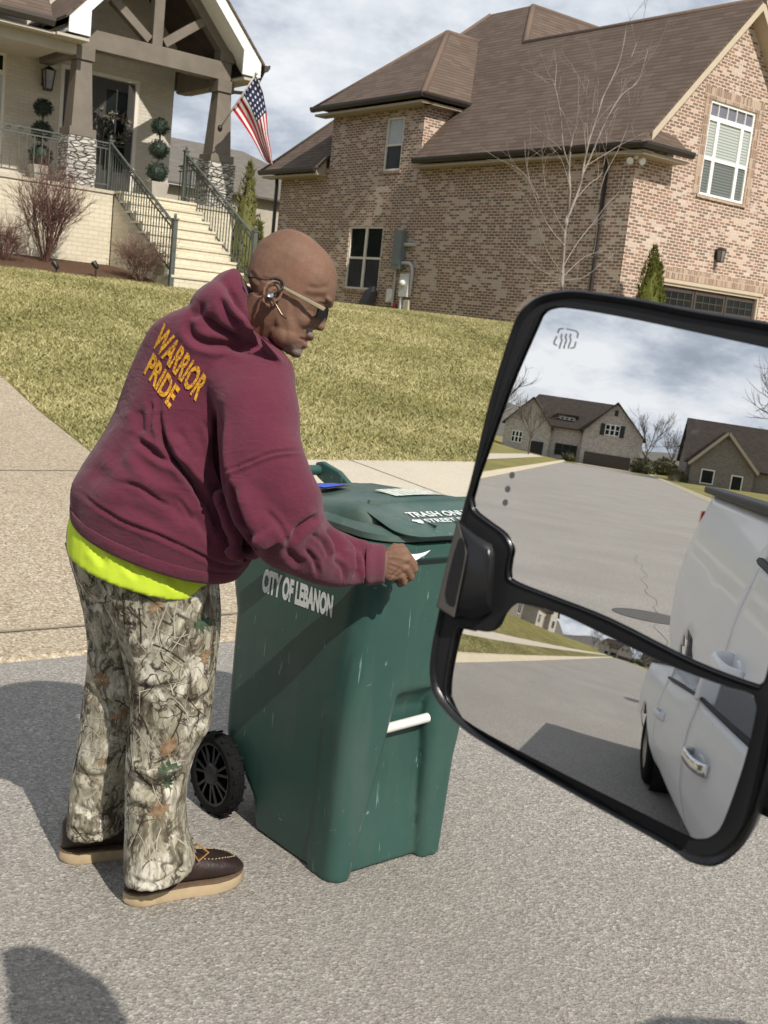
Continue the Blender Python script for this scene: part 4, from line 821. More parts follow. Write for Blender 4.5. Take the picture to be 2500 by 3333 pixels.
# hood
limb(mb, [(622, 1050, 2.66, 34, .06, 85), (655, 1035, 2.645, 70, .12, 82), (710, 1025, 2.63, 98, .15, 78), (775, 1035, 2.615, 112, .15, 66), (835, 1080, 2.60, 102, .13, 52), (885, 1150, 2.59, 66, .10, 40), (910, 1200, 2.60, 26, .05, 35)])
limb(mb, [(760, 1000, 2.65, 105, .11, 35), (772, 950, 2.64, 74, .105, 42), (783, 912, 2.64, 36, .09, 48), (786, 896, 2.64, 20, .07, 50)])
me, V = fused(mb, .0045, 7)
me.update(); N_ = vnormals(me)
V = folds(V, N_, [
 (.014, 10, K1([(540, 1080), (560, 1250), (640, 1360), (740, 1480), (765, 1600)])), (.012, 12, K1([(390, 1200), (520, 1300), (650, 1375), (760, 1560)])), (.009, 8, K1([(535, 980), (530, 1150), (590, 1280), (660, 1400)])),
 (.060, 26, [(800, 1752), (815, 1778), (826, 1800)]), (.030, 18, K1([(900, 1440), (960, 1600), (1000, 1720), (1010, 1790)])), (.022, 14, K1([(855, 1040), (842, 1250), (880, 1450), (950, 1620), (1000, 1720)])), (.005, 24, K1([(290, 1250), (330, 1340), (450, 1380), (520, 1480)])), (.011, 10, K1([(690, 1420), (790, 1560), (850, 1720)])),
 (.006, 7, K1([(80, 1490), (300, 1640), (560, 1745), (840, 1880), (960, 1890)])), (.004, 5, K1([(855, 1400), (1000, 1340), (1150, 1285), (1305, 1275)])), (-.004, 6, K1([(858, 1415), (1000, 1355), (1150, 1300), (1305, 1288)])),
 (.011, 13, K2([(725, 462), (680, 490), (620, 540), (580, 600)])), (.012, 11, K2([(770, 520), (820, 600), (830, 680)])), (.014, 11, K2([(860, 545), (930, 620), (945, 740), (930, 800)])), (.011, 10, K2([(905, 560), (965, 640), (1000, 720), (990, 800)])), (.008, 14, K2([(590, 560), (560, 650), (640, 740)])), (.005, 5, K2([(985, 610), (975, 700), (985, 830)])),
 (.007, 9, K1([(890, 395), (960, 510), (1050, 620)])), (.014, 14, K1([(690, 560), (700, 640), (770, 690), (900, 705), (1040, 745)])), (.009, 12, K1([(850, 440), (900, 540), (990, 605)])), (.008, 12, K1([(760, 470), (745, 530), (690, 540)])), (.007, 14, K1([(760, 540), (860, 620), (980, 660)])),
 (.008, 16, K1([(420, 1050), (430, 1180)])), (.007, 14, K1([(620, 1150), (680, 1250), (730, 1330)])), (.005, 26, K1([(160, 1380), (300, 1450), (420, 1560)])), (.005, 20, K1([(260, 1560), (420, 1600), (560, 1690)])), (.007, 12, K1([(700, 1600), (760, 1680), (830, 1800)])), (.006, 18, K1([(560, 1480), (640, 1600), (720, 1660)])),
 (.006, 7, K1([(415, 1215), (470, 1245), (540, 1290)])), (.006, 8, K1([(300, 1440), (420, 1470), (520, 1540), (600, 1580)])), (.005, 7, K1([(620, 1520), (680, 1600), (710, 1660)])), (.006, 8, K1([(770, 1100), (800, 1220), (810, 1380)])), (.005, 8, K1([(480, 1000), (490, 1080), (470, 1180)])), (.007, 8, K2([(650, 640), (700, 700), (720, 780)])), (.006, 7, K2([(800, 700), (850, 740), (860, 800)])), (.006, 8, K2([(430, 430), (520, 520), (560, 620)])), (.005, 7, K2([(680, 560), (740, 600), (780, 690)])),
 (-.010, 26, K1([(600, 1180), (720, 1340), (820, 1500)])), (-.009, 22, K1([(330, 1290), (480, 1440), (620, 1520)])), (-.010, 30, K2([(300, 300), (420, 500), (620, 640)])), (-.008, 20, K2([(880, 640), (900, 760)]))])
tt_ = np.stack([np.sin(V@np.array([31, 17, 23])+2), np.sin(V@np.array([-19, 41, 29])), np.sin(V@np.array([53, -23, -37])+1)], 1).sum(1); V = V+N_*(.0012*tt_)[:, None]
hood = finish(me, V, 'hoodie', M['maroon'], MAN); hood_tree = tree_of(V, me)
def crack_mat():
    g = G('cracked_gold_print'); v = g.co(); d = g.vor(g.map(v, (1, 1, 1)), 85, 'DISTANCE_TO_EDGE'); n = g.noise(v, 40, 3)
    return g.fin(g.mix(g.ramp(d, [(.02, 1.0), (.06, 0.0)]), g.mix(g.ramp(n, [(.3, 0.0), (.7, 1.0)]), (.56, .27, .02), (.68, .36, .035)), (.17, .05, .04)), .8, spec=.15)
M['gold'] = crack_mat()
def prt(txt, ptl, ptr, pbr, pbl, n): return lettering(txt, [ptl, ptr, pbr, pbl], hood_tree, .003, 'lettering', M['gold'], hood, .045)
lo = lettering('WARRIOR', K1([(555, 580), (800, 890), (725, 1008), (482, 700)]), hood_tree, .0035, 'lettering', M['gold'], hood, .035)
lo2 = lettering('PRIDE', K1([(497, 742), (642, 940), (582, 1046), (442, 850)]), hood_tree, .0035, 'lettering', M['gold'], hood, .035)
# ribbed cuffs and waistband
def ribbed(name, rows, n, amp, k=3):
    rings = []
    for r_ in spl([list(r)+[0]*(7-len(r)) for r in rows], k):
        P = st(*r_, n=n); c = np.mean(P, axis=0); rings.append([p+nrm(p-c)*(amp if i % 2 else 0) for i, p in enumerate(P)])
    m_ = MB(); m_.loft(rings, cap=False); return m_.build(name, M['maroon'], hood, smooth=True, solid=.003, origin=MAN['_o'])
ribbed('cuff', [(1192, 1836, 2.76, 62, .056, -88), (1200, 1836, 2.765, 66, .058, -88), (1222, 1836, 2.785, 63, .054, -88), (1246, 1836, 2.80, 60, .050, -88), (1252, 1836, 2.805, 57, .047, -88)], 72, .0016)
ribbed('waistband', [(524, 1728, 2.757, 300, .190, 20.5, .27), (520, 1742, 2.759, 297, .190, 20.5, .27), (514, 1762, 2.762, 288, .186, 20.5, .27), (512, 1768, 2.763, 280, .182, 20.5, .27)], 190, .0014)
# shirt hem
mb = MB(); limb(mb, [(480, 1742, 2.775, 258, .182, 20, .28), (472, 1785, 2.78, 256, .182, 19.5, .28), (462, 1840, 2.785, 246, .18, 18.7, .28)]); me, V = fused(mb, .007, 2); me.update(); N_ = vnormals(me); V = folds(V, N_, [(.005, 12, K3([(330, 130), (420, 240)])), (.005, 10, K3([(520, 230), (600, 310)])), (.005, 12, K3([(760, 300), (830, 370)]))]); finish(me, V, 'shirt_hem', M['neon'], MAN)
# trousers
mb = MB()
limb(mb, [(462, 1735, 2.80, 236, .15, 20, .25), (458, 1800, 2.81, 244, .165, 17, .2), (445, 1880, 2.83, 205, .165, 12, .1), (420, 1950, 2.85, 130, .13, 8, 0)])
limb(mb, [(520, 1800, 2.76, 190, .13, 12, .2), (522, 1925, 2.77, 193, .13, 4, .1), (546, 2030, 2.785, 172, .125), (557, 2170, 2.80, 146, .115), (560, 2290, 2.82, 131, .105), (552, 2370, 2.835, 130, .10), (527, 2450, 2.85, 114, .10, -4), (509, 2560, 2.875, 98, .095), (509, 2690, 2.895, 99, .095), (517, 2770, 2.905, 111, .105, -4), (521, 2832, 2.915, 112, .108, -6, .2)])
limb(mb, [(370, 1800, 2.92, 160, .12, 15), (395, 1940, 2.94, 132, .115, 5), (412, 2110, 2.97, 121, .11), (388, 2335, 3.01, 122, .105), (352, 2480, 3.04, 106, .10), (326, 2590, 3.06, 98, .095), (319, 2688, 3.075, 97, .10, -4, .2)])
me, V = fused(mb, .0065, 3); me.update(); N_ = vnormals(me)
V = folds(V, N_, [(.010, 10, K3([(300, 200), (360, 330), (430, 440), (470, 560)])), (.003, 4, K3([(865, 395), (885, 560), (880, 900), (860, 1200), (862, 1700)])), (.010, 12, K3([(1010, 940), (930, 990), (870, 1010)])), (.010, 14, K3([(1000, 1080), (930, 1130), (880, 1230)])), (.008, 12, K3([(960, 1180), (900, 1290)])), (.008, 14, K3([(560, 900), (700, 930), (860, 880)])), (.009, 16, K3([(540, 1420), (650, 1480), (850, 1440)])), (.008, 14, K3([(530, 1560), (680, 1620)])), (.004, 5, K3([(450, 540), (600, 560), (612, 330)])), (.009, 12, K3([(480, 560), (540, 760), (560, 960)])),
 (.009, 14, K3([(230, 1350), (330, 1420), (480, 1400)])), (.008, 12, K3([(300, 900), (400, 1000), (540, 1010)])), (.008, 12, K3([(300, 560), (350, 700), (470, 800)])), (.007, 12, K3([(230, 1560), (380, 1620), (520, 1580)])), (-.008, 16, K3([(540, 1330), (700, 1390), (850, 1330)])), (.006, 8, K3([(540, 1960), (700, 2000), (900, 1870)])), (.006, 10, K3([(215, 1700), (360, 1740), (500, 1680)]))])
def camo_mat():
    g = G('bark_camouflage'); v = g.co(); vs = g.map(v, (1, 1, .45)); n1 = g.noise(vs, 13, 6, .62, 1.2); n2 = g.noise(g.map(v, (1, 1, .6), (5, 2, 1)), 22, 6, .65, 1.0); n3 = g.noise(g.map(v, (1, 1, .3), (9, 4, 2)), 42, 5, .6, .8)
    c = g.ramp(n1, [(.30, (.065, .055, .040)), (.40, (.165, .148, .108)), (.47, (.30, .275, .205)), (.53, (.40, .375, .29)), (.60, (.26, .24, .175)), (.70, (.45, .42, .335))])
    c = g.mix(g.ramp(n2, [(.50, 0.0), (.56, .9)]), c, g.ramp(n3, [(.35, (.045, .037, .027)), (.5, (.11, .09, .062)), (.62, (.22, .19, .135))]))
    c = g.mix(g.ramp(g.noise(g.map(v, (1, 1, .7), (2, 8, 3)), 15, 7, .7, .6), [(.525, 0.0), (.58, .92)]), c, g.ramp(n3, [(.4, (.34, .31, .24)), (.55, (.62, .585, .50))]))
    dn = g.n('ShaderNodeTexNoise'); g.link(v, dn.inputs['Vector']); dn.inputs['Scale'].default_value = 14; dn.inputs['Detail'].default_value = 3
    dm = g.n('ShaderNodeMix', data_type='RGBA'); dm.inputs[0].default_value = .12; g.link(v, dm.inputs[6]); g.link(dn.outputs['Color'], dm.inputs[7])
    for sc, th, col_, msk, off in (((1, 1, .45), .020, (.028, .023, .017), (.47, .56), 1.0), ((1, 1, 1.3), .016, (.035, .029, .022), (.50, .58), 5.0)):
        e = g.vor(g.map(dm.outputs[2], sc, (off, 1, 2), (.2, .3*off, 0)), 19, 'DISTANCE_TO_EDGE'); mk = g.ramp(g.noise(g.map(v, (1, 1, 1), (off, 3, 1)), 8, 3), [(msk[0], 0.0), (msk[1], .85)]); c = g.mix(g.math('MULTIPLY', mk, g.ramp(e, [(th, 1.0), (th*2.8, 0.0)])), c, col_)
    fl = g.noise(g.map(v, (1, 1, .25), (3, 3, 3), (.1, .1, 0)), 90, 4, .7); c = g.mix(g.ramp(fl, [(.56, 0.0), (.66, .55)]), c, (.05, .042, .03)); c = g.mix(g.ramp(fl, [(.30, .5), (.42, 0.0)]), c, (.55, .53, .47))
    g.bump(g.math('ADD', g.noise(v, 12, 4), g.math('MULTIPLY', g.noise(v, 600, 2), .06)), .35, .012); return g.fin(c, .9, spec=.12)
M['camo'] = camo_mat(); M['tanleaf'] = plain('printed_tan_leaf', (.24, .165, .10), .9, .45, 60, spec=.1); M['greenleaf'] = plain('printed_green_leaf', (.065, .095, .06), .9, .5, 60, spec=.1); M['twig'] = plain('printed_pale_twig', (.42, .39, .31), .9, .2, 40, spec=.1)
tro = finish(me, V, 'trousers', [M['camo'], M['tanleaf'], M['greenleaf'], M['twig'], plain('printed_dark_twig', (.05, .04, .028), .9, .3, 40, spec=.1)], MAN); tro_tree = tree_of(V, me)
# leaf print joined into the trouser mesh
import bmesh
oak = [(0, 0), (.05, .16), (.24, .13), (.13, .26), (.40, .36), (.17, .42), (.42, .62), (.16, .60), (.20, .80), (.07, .76), (0, 1.0), (-.07, .76), (-.20, .80), (-.16, .60), (-.42, .62), (-.17, .42), (-.40, .36), (-.13, .26), (-.24, .13), (-.05, .16)]
pl = []
def leaf(cx_, cy_, L_, ang, mi, wd=1.0):
    a = R_(ang); tip = []
    for x, y in oak:
        x, y = x*L_*wd, (y-.5)*L_; tip.append((cx_+x*math.cos(a)-y*math.sin(a), cy_+x*math.sin(a)+y*math.cos(a)))
    ctr = [(tip[i], tip[i+1]) for i in range(len(tip)-1)]; mid = [(cx_-(k/10-.5)*L_*math.sin(a), cy_+(k/10-.5)*L_*math.cos(a)) for k in range(11)]
    k0 = lambda i: min(10, max(0, int(round(oak[i][1]*10))))
    tris = []
    for i in range(len(oak)):
        j = (i+1) % len(oak); m0, m1 = mid[k0(i)], mid[k0(j)]; tris.append([tip[i], tip[j], m1]); tris.append([tip[i], m1, m0])
    pl.append((tris, mi))
def twig(pts, w_=3.0):
    tris = []
    pts = spl(pts, 4)
    for p, q_ in zip(pts[:-1], pts[1:]):
        d = nrm(np.r_[q_-p, 0])[:2]; n = np.array([-d[1], d[0]])*w_/2; tris += [[p-n, q_-n, q_+n], [p-n, q_+n, p+n]]
    pl.append((tris, 3))
for (x, y), L_, an, mi in ((( 690, 470), 105, 60, 1), ((960, 560), 130, 250, 2), ((975, 740), 105, 200, 1), ((775, 1230), 125, 205, 1), ((740, 1270), 100, 110, 1), ((770, 1370), 150, 250, 2), ((760, 1430), 90, 190, 2), ((715, 1590), 140, 245, 1), ((390, 870), 120, 140, 1), ((490, 1060), 120, 60, 1), ((390, 1330), 60, 30, 1)):
    leaf(100+x*.5878, 1700+y*.5878, L_*.62, an, mi)
for pts in ([(760, 740), (830, 640), (860, 600)], [(790, 660), (860, 690)], [(720, 600), (800, 640), (870, 620)], [(300, 1110), (400, 1200), (530, 1230)], [(310, 1080), (420, 1090)], [(280, 1250), (420, 1280)], [(420, 1290), (530, 1220)], [(570, 1130), (640, 1240), (660, 1330)], [(540, 1650), (620, 1760), (640, 1850)], [(370, 330), (470, 270)], [(390, 360), (560, 310)], [(640, 200), (760, 430), (860, 410)], [(560, 620), (640, 720)], [(600, 940), (760, 900), (870, 880)], [(350, 1340), (430, 1290)], [(700, 700), (790, 760), (840, 800)]):
    twig(K3(pts), rnd.uniform(1.6, 3.4))
r5 = random.Random(21)
for _ in range(46):                                  # printed branch work: forked pale and dark twigs
    k_ = r5.random(); y = 1900+k_*900; xc = (545-40*k_) if r5.random() < .68 else (390-75*k_); x = xc+r5.uniform(-105, 105); an = r5.uniform(-.9, .9)+math.pi/2*r5.choice((-1, 1)); L_ = r5.uniform(45, 120); bend = r5.uniform(-.5, .5)
    P_ = [(x, y)]
    for j in range(3): an += bend/2; P_.append((P_[-1][0]+L_/3*math.cos(an), P_[-1][1]+L_/3*math.sin(an)))
    n0 = len(pl); twig(P_, r5.uniform(2.2, 4.6)); b_ = P_[r5.choice((1, 2))]; a2 = an+r5.choice((-.8, .8)); twig([b_, (b_[0]+L_*.28*math.cos(a2), b_[1]+L_*.28*math.sin(a2)), (b_[0]+L_*.5*math.cos(a2+.15), b_[1]+L_*.5*math.sin(a2+.15))], r5.uniform(1.6, 2.6))
    if r5.random() < .45: pl[n0:] = [(t_, 4) for t_, _m in pl[n0:]]
bm = bmesh.new(); bm.from_mesh(tro.data); o_ = np.array(MAN['_o'])
for tris, mi in pl:
    for t in tris:
        vs = []
        for p in t:
            d = nrm(ray(*p)); loc, *_x = tro_tree.ray_cast(Vector(CP), Vector(d)); vs.append(None if loc is None else np.array(loc)-d*.0016-o_)
        if any(v is None for v in vs) or max(np.linalg.norm(vs[0]-vs[1]), np.linalg.norm(vs[1]-vs[2])) > .12: continue
        try: f = bm.faces.new([bm.verts.new(tuple(v)) for v in vs]); f.material_index = mi; f.smooth = False
        except Exception: pass
bm.to_mesh(tro.data); bm.free()
# boots
M['boot'] = plain('dark_brown_leather', (.026, .014, .012), .42, .35, 14, 60, .25); M['sole'] = plain('cream_wedge_sole', (.42, .325, .20), .75, .16, 20); M['lace'] = plain('tan_lace', (.30, .15, .03), .7, .15); M['welt'] = plain('tan_welt', (.13, .085, .055), .7, .2, 60)
def boot(heel, yaw, label_=None):
    h = np.array([*heel, 0.0]); d = np.array([math.sin(R_(yaw)), math.cos(R_(yaw)), 0]); s = np.array([d[1], -d[0], 0]); up = np.array([0, 0, 1.0]); Lf = .335
    ow = lambda x: float(np.interp(x, [0, .03, .10, .30, .50, .72, .86, .95, 1], [.006, .028, .040, .041, .043, .054, .048, .030, .006])); oc = lambda x: float(np.interp(x, [0, .3, .6, .85, 1], [0, 0, .006, .010, .012]))
    xs = [0, .02, .06, .12, .2, .3, .4, .5, .6, .7, .8, .88, .94, .98, 1.0]
    so_ = [h+d*x*Lf+s*(oc(x)+ow(x)) for x in xs]+[h+d*x*Lf+s*(oc(x)-ow(x)) for x in xs[::-1]]
    r = lambda k, z: [h+d*Lf*.5+(p-h-d*Lf*.5)*k+up*(z+.012*max(0, ((p-h)@d/Lf-.75))*2) for p in so_]
    mb = MB(); mb.loft([r(.97, .001), r(1.0, .007), r(.995, .025), r(.985, .031)]); bt = mb.build('boot', M['sole'], MAN, smooth=True, autos=40)
    mb = MB(); mb.loft([r(.995, .0312), r(.995, .036)]); mb.build('welt', M['welt'], bt, origin=MAN['_o'])
    mb = MB(); rings = []
    for x, hw, zt in ((.012, .026, .11), (.06, .038, .135), (.16, .042, .145), (.28, .043, .142), (.38, .043, .132), (.48, .045, .118), (.58, .049, .106), (.68, .053, .098), (.78, .052, .092), (.87, .046, .082), (.94, .034, .068), (.985, .016, .052)):
        c = h+d*x*Lf+s*oc(x); rr = []
        for i in range(20):
            t = 2*math.pi*i/20; ct, sn = math.cos(t), math.sin(t); rr.append(c+s*ow(x)*(.99-.22*max(0, sn)**1.5)*math.copysign(abs(ct)**.7, ct)+up*(.036+(zt-.036)*(.5+.5*math.copysign(abs(sn)**.85, sn))))
        rings.append(rr)
    mb.loft(rings); mb.build('upper', M['boot'], bt, smooth=True, origin=MAN['_o'])
    mb = MB(); c = h+d*.53*Lf+up*.122
    for k in (-1, 1): mb.tube([c, c+s*.02*k+d*.01+up*.012, c+s*.045*k+d*.03-up*.005, c+s*.05*k+d*.0-up*.02, c+s*.02*k-d*.004-up*.008, c], .0028, 6)
    for i in range(4):
        x = .46+.045*i; mb.tube([h+d*x*Lf+s*.022+up*(.124-.010*i), h+d*(x+.02)*Lf+up*(.130-.010*i), h+d*x*Lf-s*.022+up*(.124-.010*i)], .0026, 6)
    mb.build('lace', M['lace'], bt, origin=MAN['_o'])
    mb = MB()
    for i in range(30):
        t = math.pi*i/29; x = .60+.31*math.sin(t); y = .034*math.cos(t); zz = float(np.interp(x, [.48, .58, .68, .78, .87, .94], [.118, .106, .098, .092, .082, .068])); c = h+d*x*Lf+s*(oc(x)+y)+up*(zz-.006*(abs(y)/.034)**2+.0005); tg = d*math.cos(t)*.31*Lf-s*math.sin(t)*.034; mb.bar(c-nrm(tg)*.0022, c+nrm(tg)*.0022, .0018, .002)
    mb.build('toe_stitching', M['sole'], bt, origin=MAN['_o'])
boot((-.552, 2.672), 53); boot((-.772, 2.858), 62)

# ------------------------------------------------ body: head, neck, arms and hands as one skin
HZ = 2.60; HS = HZ/FPX; HO = (930, 930); F2 = nrm(np.array([.80, .60])); U2 = np.array([.60, -.80])
Hf = RT*F2[0]-UP*F2[1]; Hu = RT*U2[0]-UP*U2[1]; Hs = -FW; HC = Z(*HO, HZ)
def hp(x, y): q_ = np.array([x-HO[0], y-HO[1]], float); return float(q_@F2)*HS, float(q_@U2)*HS
def hw_(f, u, s): return HC+Hf*f+Hu*u+Hs*s
front = [hp(*p) for p in [(1013, 776), (1039, 799), (1066, 824), (1085, 851), (1098, 893), (1097, 941), (1086, 985), (1070, 1000), (1052, 1030), (1030, 1062), (1008, 1085), (992, 1112), (985, 1135), (962, 1150), (925, 1156)]]
back = [hp(*p) for p in [(1000, 768), (975, 755), (943, 747), (912, 751), (885, 763), (846, 789), (820, 835), (808, 875), (806, 905), (822, 950), (860, 1010), (885, 1060), (900, 1110), (915, 1150)]]
front.sort(key=lambda t: t[1]); back.sort(key=lambda t: t[1])
fu, ff = [t[1] for t in front], [t[0] for t in front]; bu, bf = [t[1] for t in back], [t[0] for t in back]
mb = MB(); rings = []; utop = hp(1007, 772)[1]; ubot = hp(940, 1154)[1]
wid = lambda u: float(np.interp((u-ubot)/(utop-ubot), [0, .06, .2, .35, .5, .62, .72, .82, .90, .95, .985, 1.0], [.022, .038, .053, .062, .070, .0755, .0765, .072, .060, .045, .026, .010]))
for i in range(34):
    u = ubot+(utop-ubot)*math.sin(i/33*math.pi/2)**.9; f1, f0 = np.interp(u, fu, ff), np.interp(u, bu, bf); c, h = (f0+f1)/2, max(.006, (f1-f0)/2); ww = wid(u); rr = []
    for j in range(28):
        t = 2*math.pi*j/28; ct, sn = math.cos(t), math.sin(t); e = 2/2.3; rr.append(hw_(c+h*math.copysign(abs(ct)**e, ct), u, ww*math.copysign(abs(sn)**(2/2.2), sn)))
    rings.append(rr)
mb.loft(rings)
def blob(x, y, s, rf, ru, rs, rot=0.0):
    f, u = hp(x, y); a = R_(rot); ax = Hf*math.cos(a)+Hu*math.sin(a); ay = -Hf*math.sin(a)+Hu*math.cos(a); mb.ell(hw_(f, u, s), ax, ay, Hs, rf, ru, rs, 14, 10)
blob(1034, 1057, 0, .019, .0115, .013, 0); blob(1046, 1040, 0, .010, .024, .009, 25)          # nose and bridge
blob(1022, 1060, .011, .009, .008, .007); blob(1022, 1060, -.011, .009, .008, .007)
blob(1070, 984, .0, .012, .010, .045)
blob(1005, 1092, 0, .014, .011, .024); blob(982, 1118, 0, .016, .010, .022); blob(958, 1142, 0, .020, .014, .024)   # lips, chin
blob(985, 1035, .036, .030, .028, .016); blob(985, 1035, -.036, .030, .028, .016); blob(935, 1098, .018, .038, .030, .032, 25); blob(935, 1098, -.018, .038, .030, .032, 25)
for sg in (1, -1):                                                                            # ears
    ec = hp(897, 978); tl = R_(8); ex_, ey_ = Hf*math.cos(tl)+Hu*math.sin(tl), -Hf*math.sin(tl)+Hu*math.cos(tl)
    P0 = hw_(ec[0], ec[1], sg*.072)
    ring = [P0+ex_*.0185*math.cos(t)*(1-.25*(math.sin(t) < -.3))+ey_*.030*math.sin(t)+Hs*sg*(.012-.006*math.cos(t)) for t in np.linspace(R_(-70), R_(250), 15)]
    mb.tube(ring, [.0042]*15, 8); mb.ell(P0-ex_*.004, ex_, ey_, Hs, .013, .024, .009, 12, 8); mb.ell(P0-ey_*.026+ex_*.004+Hs*sg*.006, ex_, ey_, Hs, .008, .009, .006, 10, 6); mb.tube([P0+ex_*.002+ey_*.016+Hs*sg*.009, P0-ex_*.009+ey_*.002+Hs*sg*.010, P0-ex_*.003-ey_*.014+Hs*sg*.009], .0035, 6)
limb(mb, [(880, 1000, 2.60, 78, .062, 35), (850, 1050, 2.62, 88, .064, 35), (810, 1090, 2.65, 95, .07, 35), (770, 1130, 2.68, 110, .09, 30)], 2)
limb(mb, [(770, 1120, 2.70, 90, .12, 20), (660, 1300, 2.74, 120, .13, 20), (560, 1600, 2.76, 150, .12, 20), (480, 1790, 2.81, 150, .11, 15)], 2)
for rows in ([(480, 1790, 2.80, 100, .07), (555, 2200, 2.82, 70, .055), (510, 2600, 2.89, 50, .045), (480, 2850, 2.93, 45, .04)], [(420, 1800, 2.88, 100, .07), (400, 2200, 3.0, 70, .055), (325, 2600, 3.07, 50, .045), (290, 2700, 3.08, 45, .04)]): limb(mb, rows, 2)
limb(mb, [(740, 1120, 2.68, 70, .05, -15), (850, 1480, 2.55, 60, .045, -5), (940, 1730, 2.57, 55, .04, -40), (1110, 1825, 2.70, 45, .032, -80), (1225, 1838, 2.785, 42, .025, -88), (1262, 1838, 2.81, 47, .024, -86)], 3)
limb(mb, [(700, 1110, 2.84, 60, .05, -10), (790, 1420, 3.04, 55, .045, -20), (860, 1620, 3.06, 45, .035, -60), (920, 1680, 3.05, 36, .024, -70), (940, 1695, 3.04, 40, .022, -75)], 2)
body_main = mb
def chain(mb, pts, r0, r1): 
    P = [Z(*p) for p in pts]; k = len(P); rr = [r0+(r1-r0)*i/(k-1) for i in range(k)]; rr[-1] *= .75
    P2 = []; R2 = []
    for a, b, x, y in zip(P[:-1], P[1:], rr[:-1], rr[1:]):
        for t in (0, .5): P2.append(a+(b-a)*t); R2.append(x+(y-x)*t)
    P2.append(P[-1]); R2.append(rr[-1]); mb.tube(P2, R2, 10)
    for p, x in zip(P, rr): mb.ell(p, (1, 0, 0), (0, 1, 0), (0, 0, 1), x*1.08, x*1.08, x*1.08, 10, 8)
HZ_ = 2.845
# right hand: back of the hand to the camera, fingers curled round the sheet
limb(mb, [(1252, 1838, 2.81, 46, .022, -86), (1275, 1836, 2.83, 56, .022, -84), (1300, 1833, 2.85, 56, .021, -82), (1318, 1830, 2.86, 50, .018, -80)], 3)
chain(mb, [(1290, 1795, 2.845), (1318, 1796, 2.855), (1348, 1836, 2.875), (1338, 1842, 2.905), (1322, 1828, 2.915)], .0105, .0085)
chain(mb, [(1290, 1822, 2.84), (1326, 1822, 2.85), (1350, 1853, 2.868), (1335, 1866, 2.90), (1312, 1852, 2.91)], .0110, .0085)
chain(mb, [(1288, 1848, 2.84), (1322, 1850, 2.85), (1338, 1878, 2.866), (1322, 1888, 2.895), (1300, 1872, 2.905)], .0105, .0082)
chain(mb, [(1284, 1872, 2.84), (1308, 1876, 2.85), (1316, 1897, 2.862), (1302, 1903, 2.885), (1286, 1888, 2.895)], .0092, .0072)
chain(mb, [(1262, 1800, 2.84), (1284, 1782, 2.865), (1308, 1781, 2.89), (1332, 1806, 2.905)], .0120, .0090)
# left hand resting on the far edge of the lid, mostly hidden
limb(mb, [(930, 1690, 3.04, 38, .02, -60), (975, 1712, 3.05, 42, .018, -72)], 2)
for i, y in enumerate((1690, 1706, 1722, 1736)): chain(mb, [(970, y, 3.05), (1000, y+4, 3.06), (1016, y+14, 3.07), (1018, y+26, 3.08)], .0095, .0075)
chain(mb, [(950, 1690, 3.04), (980, 1680, 3.06), (1004, 1688, 3.08)], .0115, .009)
me, V = fused(mb, .0028, 5, .5); me.update(); N_ = vnormals(me)
V = folds(V, N_, [(.0022, 4, [(1270, 1885), (1285, 1866), (1300, 1852)]), (.0018, 3.5, [(1258, 1868), (1280, 1872), (1300, 1880)]), (-.0016, 4, [(1262, 1830), (1290, 1838), (1315, 1848)]), (-.0016, 4, [(1262, 1845), (1288, 1856), (1308, 1866)]), (-.0015, 4, [(1264, 1812), (1290, 1815), (1318, 1820)]),
 (.0012, 10, [(905, 1015), (925, 1060), (932, 1110), (920, 1140)]), (.0022, 6, [(1012, 1045), (1002, 1062), (990, 1080)]), (.0020, 5, [(1030, 985), (1062, 992), (1085, 985)]), (.0014, 9, [(985, 958), (1020, 968), (1060, 965)]), (.0014, 7, [(1000, 930), (1035, 938), (1070, 930)]), (.0015, 6, [(850, 905), (880, 912), (915, 905)]), (.0022, 7, [(815, 880), (830, 905), (850, 920)]), (.0030, 4, [(1000, 1106), (985, 1104), (972, 1100)]), (.0015, 10, [(940, 950), (955, 1000), (950, 1040)])])
def skin_mat():
    g = G('brown_skin'); v = g.co(); n = g.noise(v, 9, 6, .6); c = g.mix(g.ramp(n, [(.3, 0.0), (.7, 1.0)]), (.150, .078, .046), (.205, .113, .071)); sp = g.noise(v, 420, 2); c = g.mix(g.ramp(sp, [(.42, 0.0), (.7, .42)]), c, (.085, .05, .038)); c = g.mix(g.ramp(g.noise(v, 130, 4, .7), [(.42, 0.0), (.66, .35)]), c, (.10, .06, .045)); c = g.mix(g.ramp(g.noise(v, 24, 4), [(.45, 0.0), (.7, .25)]), c, (.26, .16, .115))
    c = g.mix(g.ramp(g.noise(v, 5, 2), [(.55, 0.0), (.75, .3)]), c, (.27, .12, .08)); g.bump(g.math('ADD', g.noise(v, 35, 4), g.math('MULTIPLY', sp, .25)), .22, .004); m = g.fin(c, g.ramp(g.noise(v, 60, 4), [(.3, .56), (.7, .75)]), spec=.30); g.p.inputs['Subsurface Weight'].default_value = .08; g.p.inputs['Subsurface Radius'].default_value = (.01, .004, .002); g.p.inputs['Subsurface Scale'].default_value = .5; return m
def beard_mat():
    g = G('grey_stubble'); v = g.co(); n = g.noise(v, 520, 3, .7); c = g.mix(g.ramp(n, [(.44, 0.0), (.66, .9)]), (.12, .07, .048), (.38, .35, .33)); g.bump(n, .6, .003); return g.fin(c, .7, spec=.2)
def lip_mat(): return plain('lips', (.20, .085, .07), .4, .15, 60)
M['skin'] = skin_mat()
body = finish(me, V, 'body', [M['skin'], beard_mat(), lip_mat()], MAN)
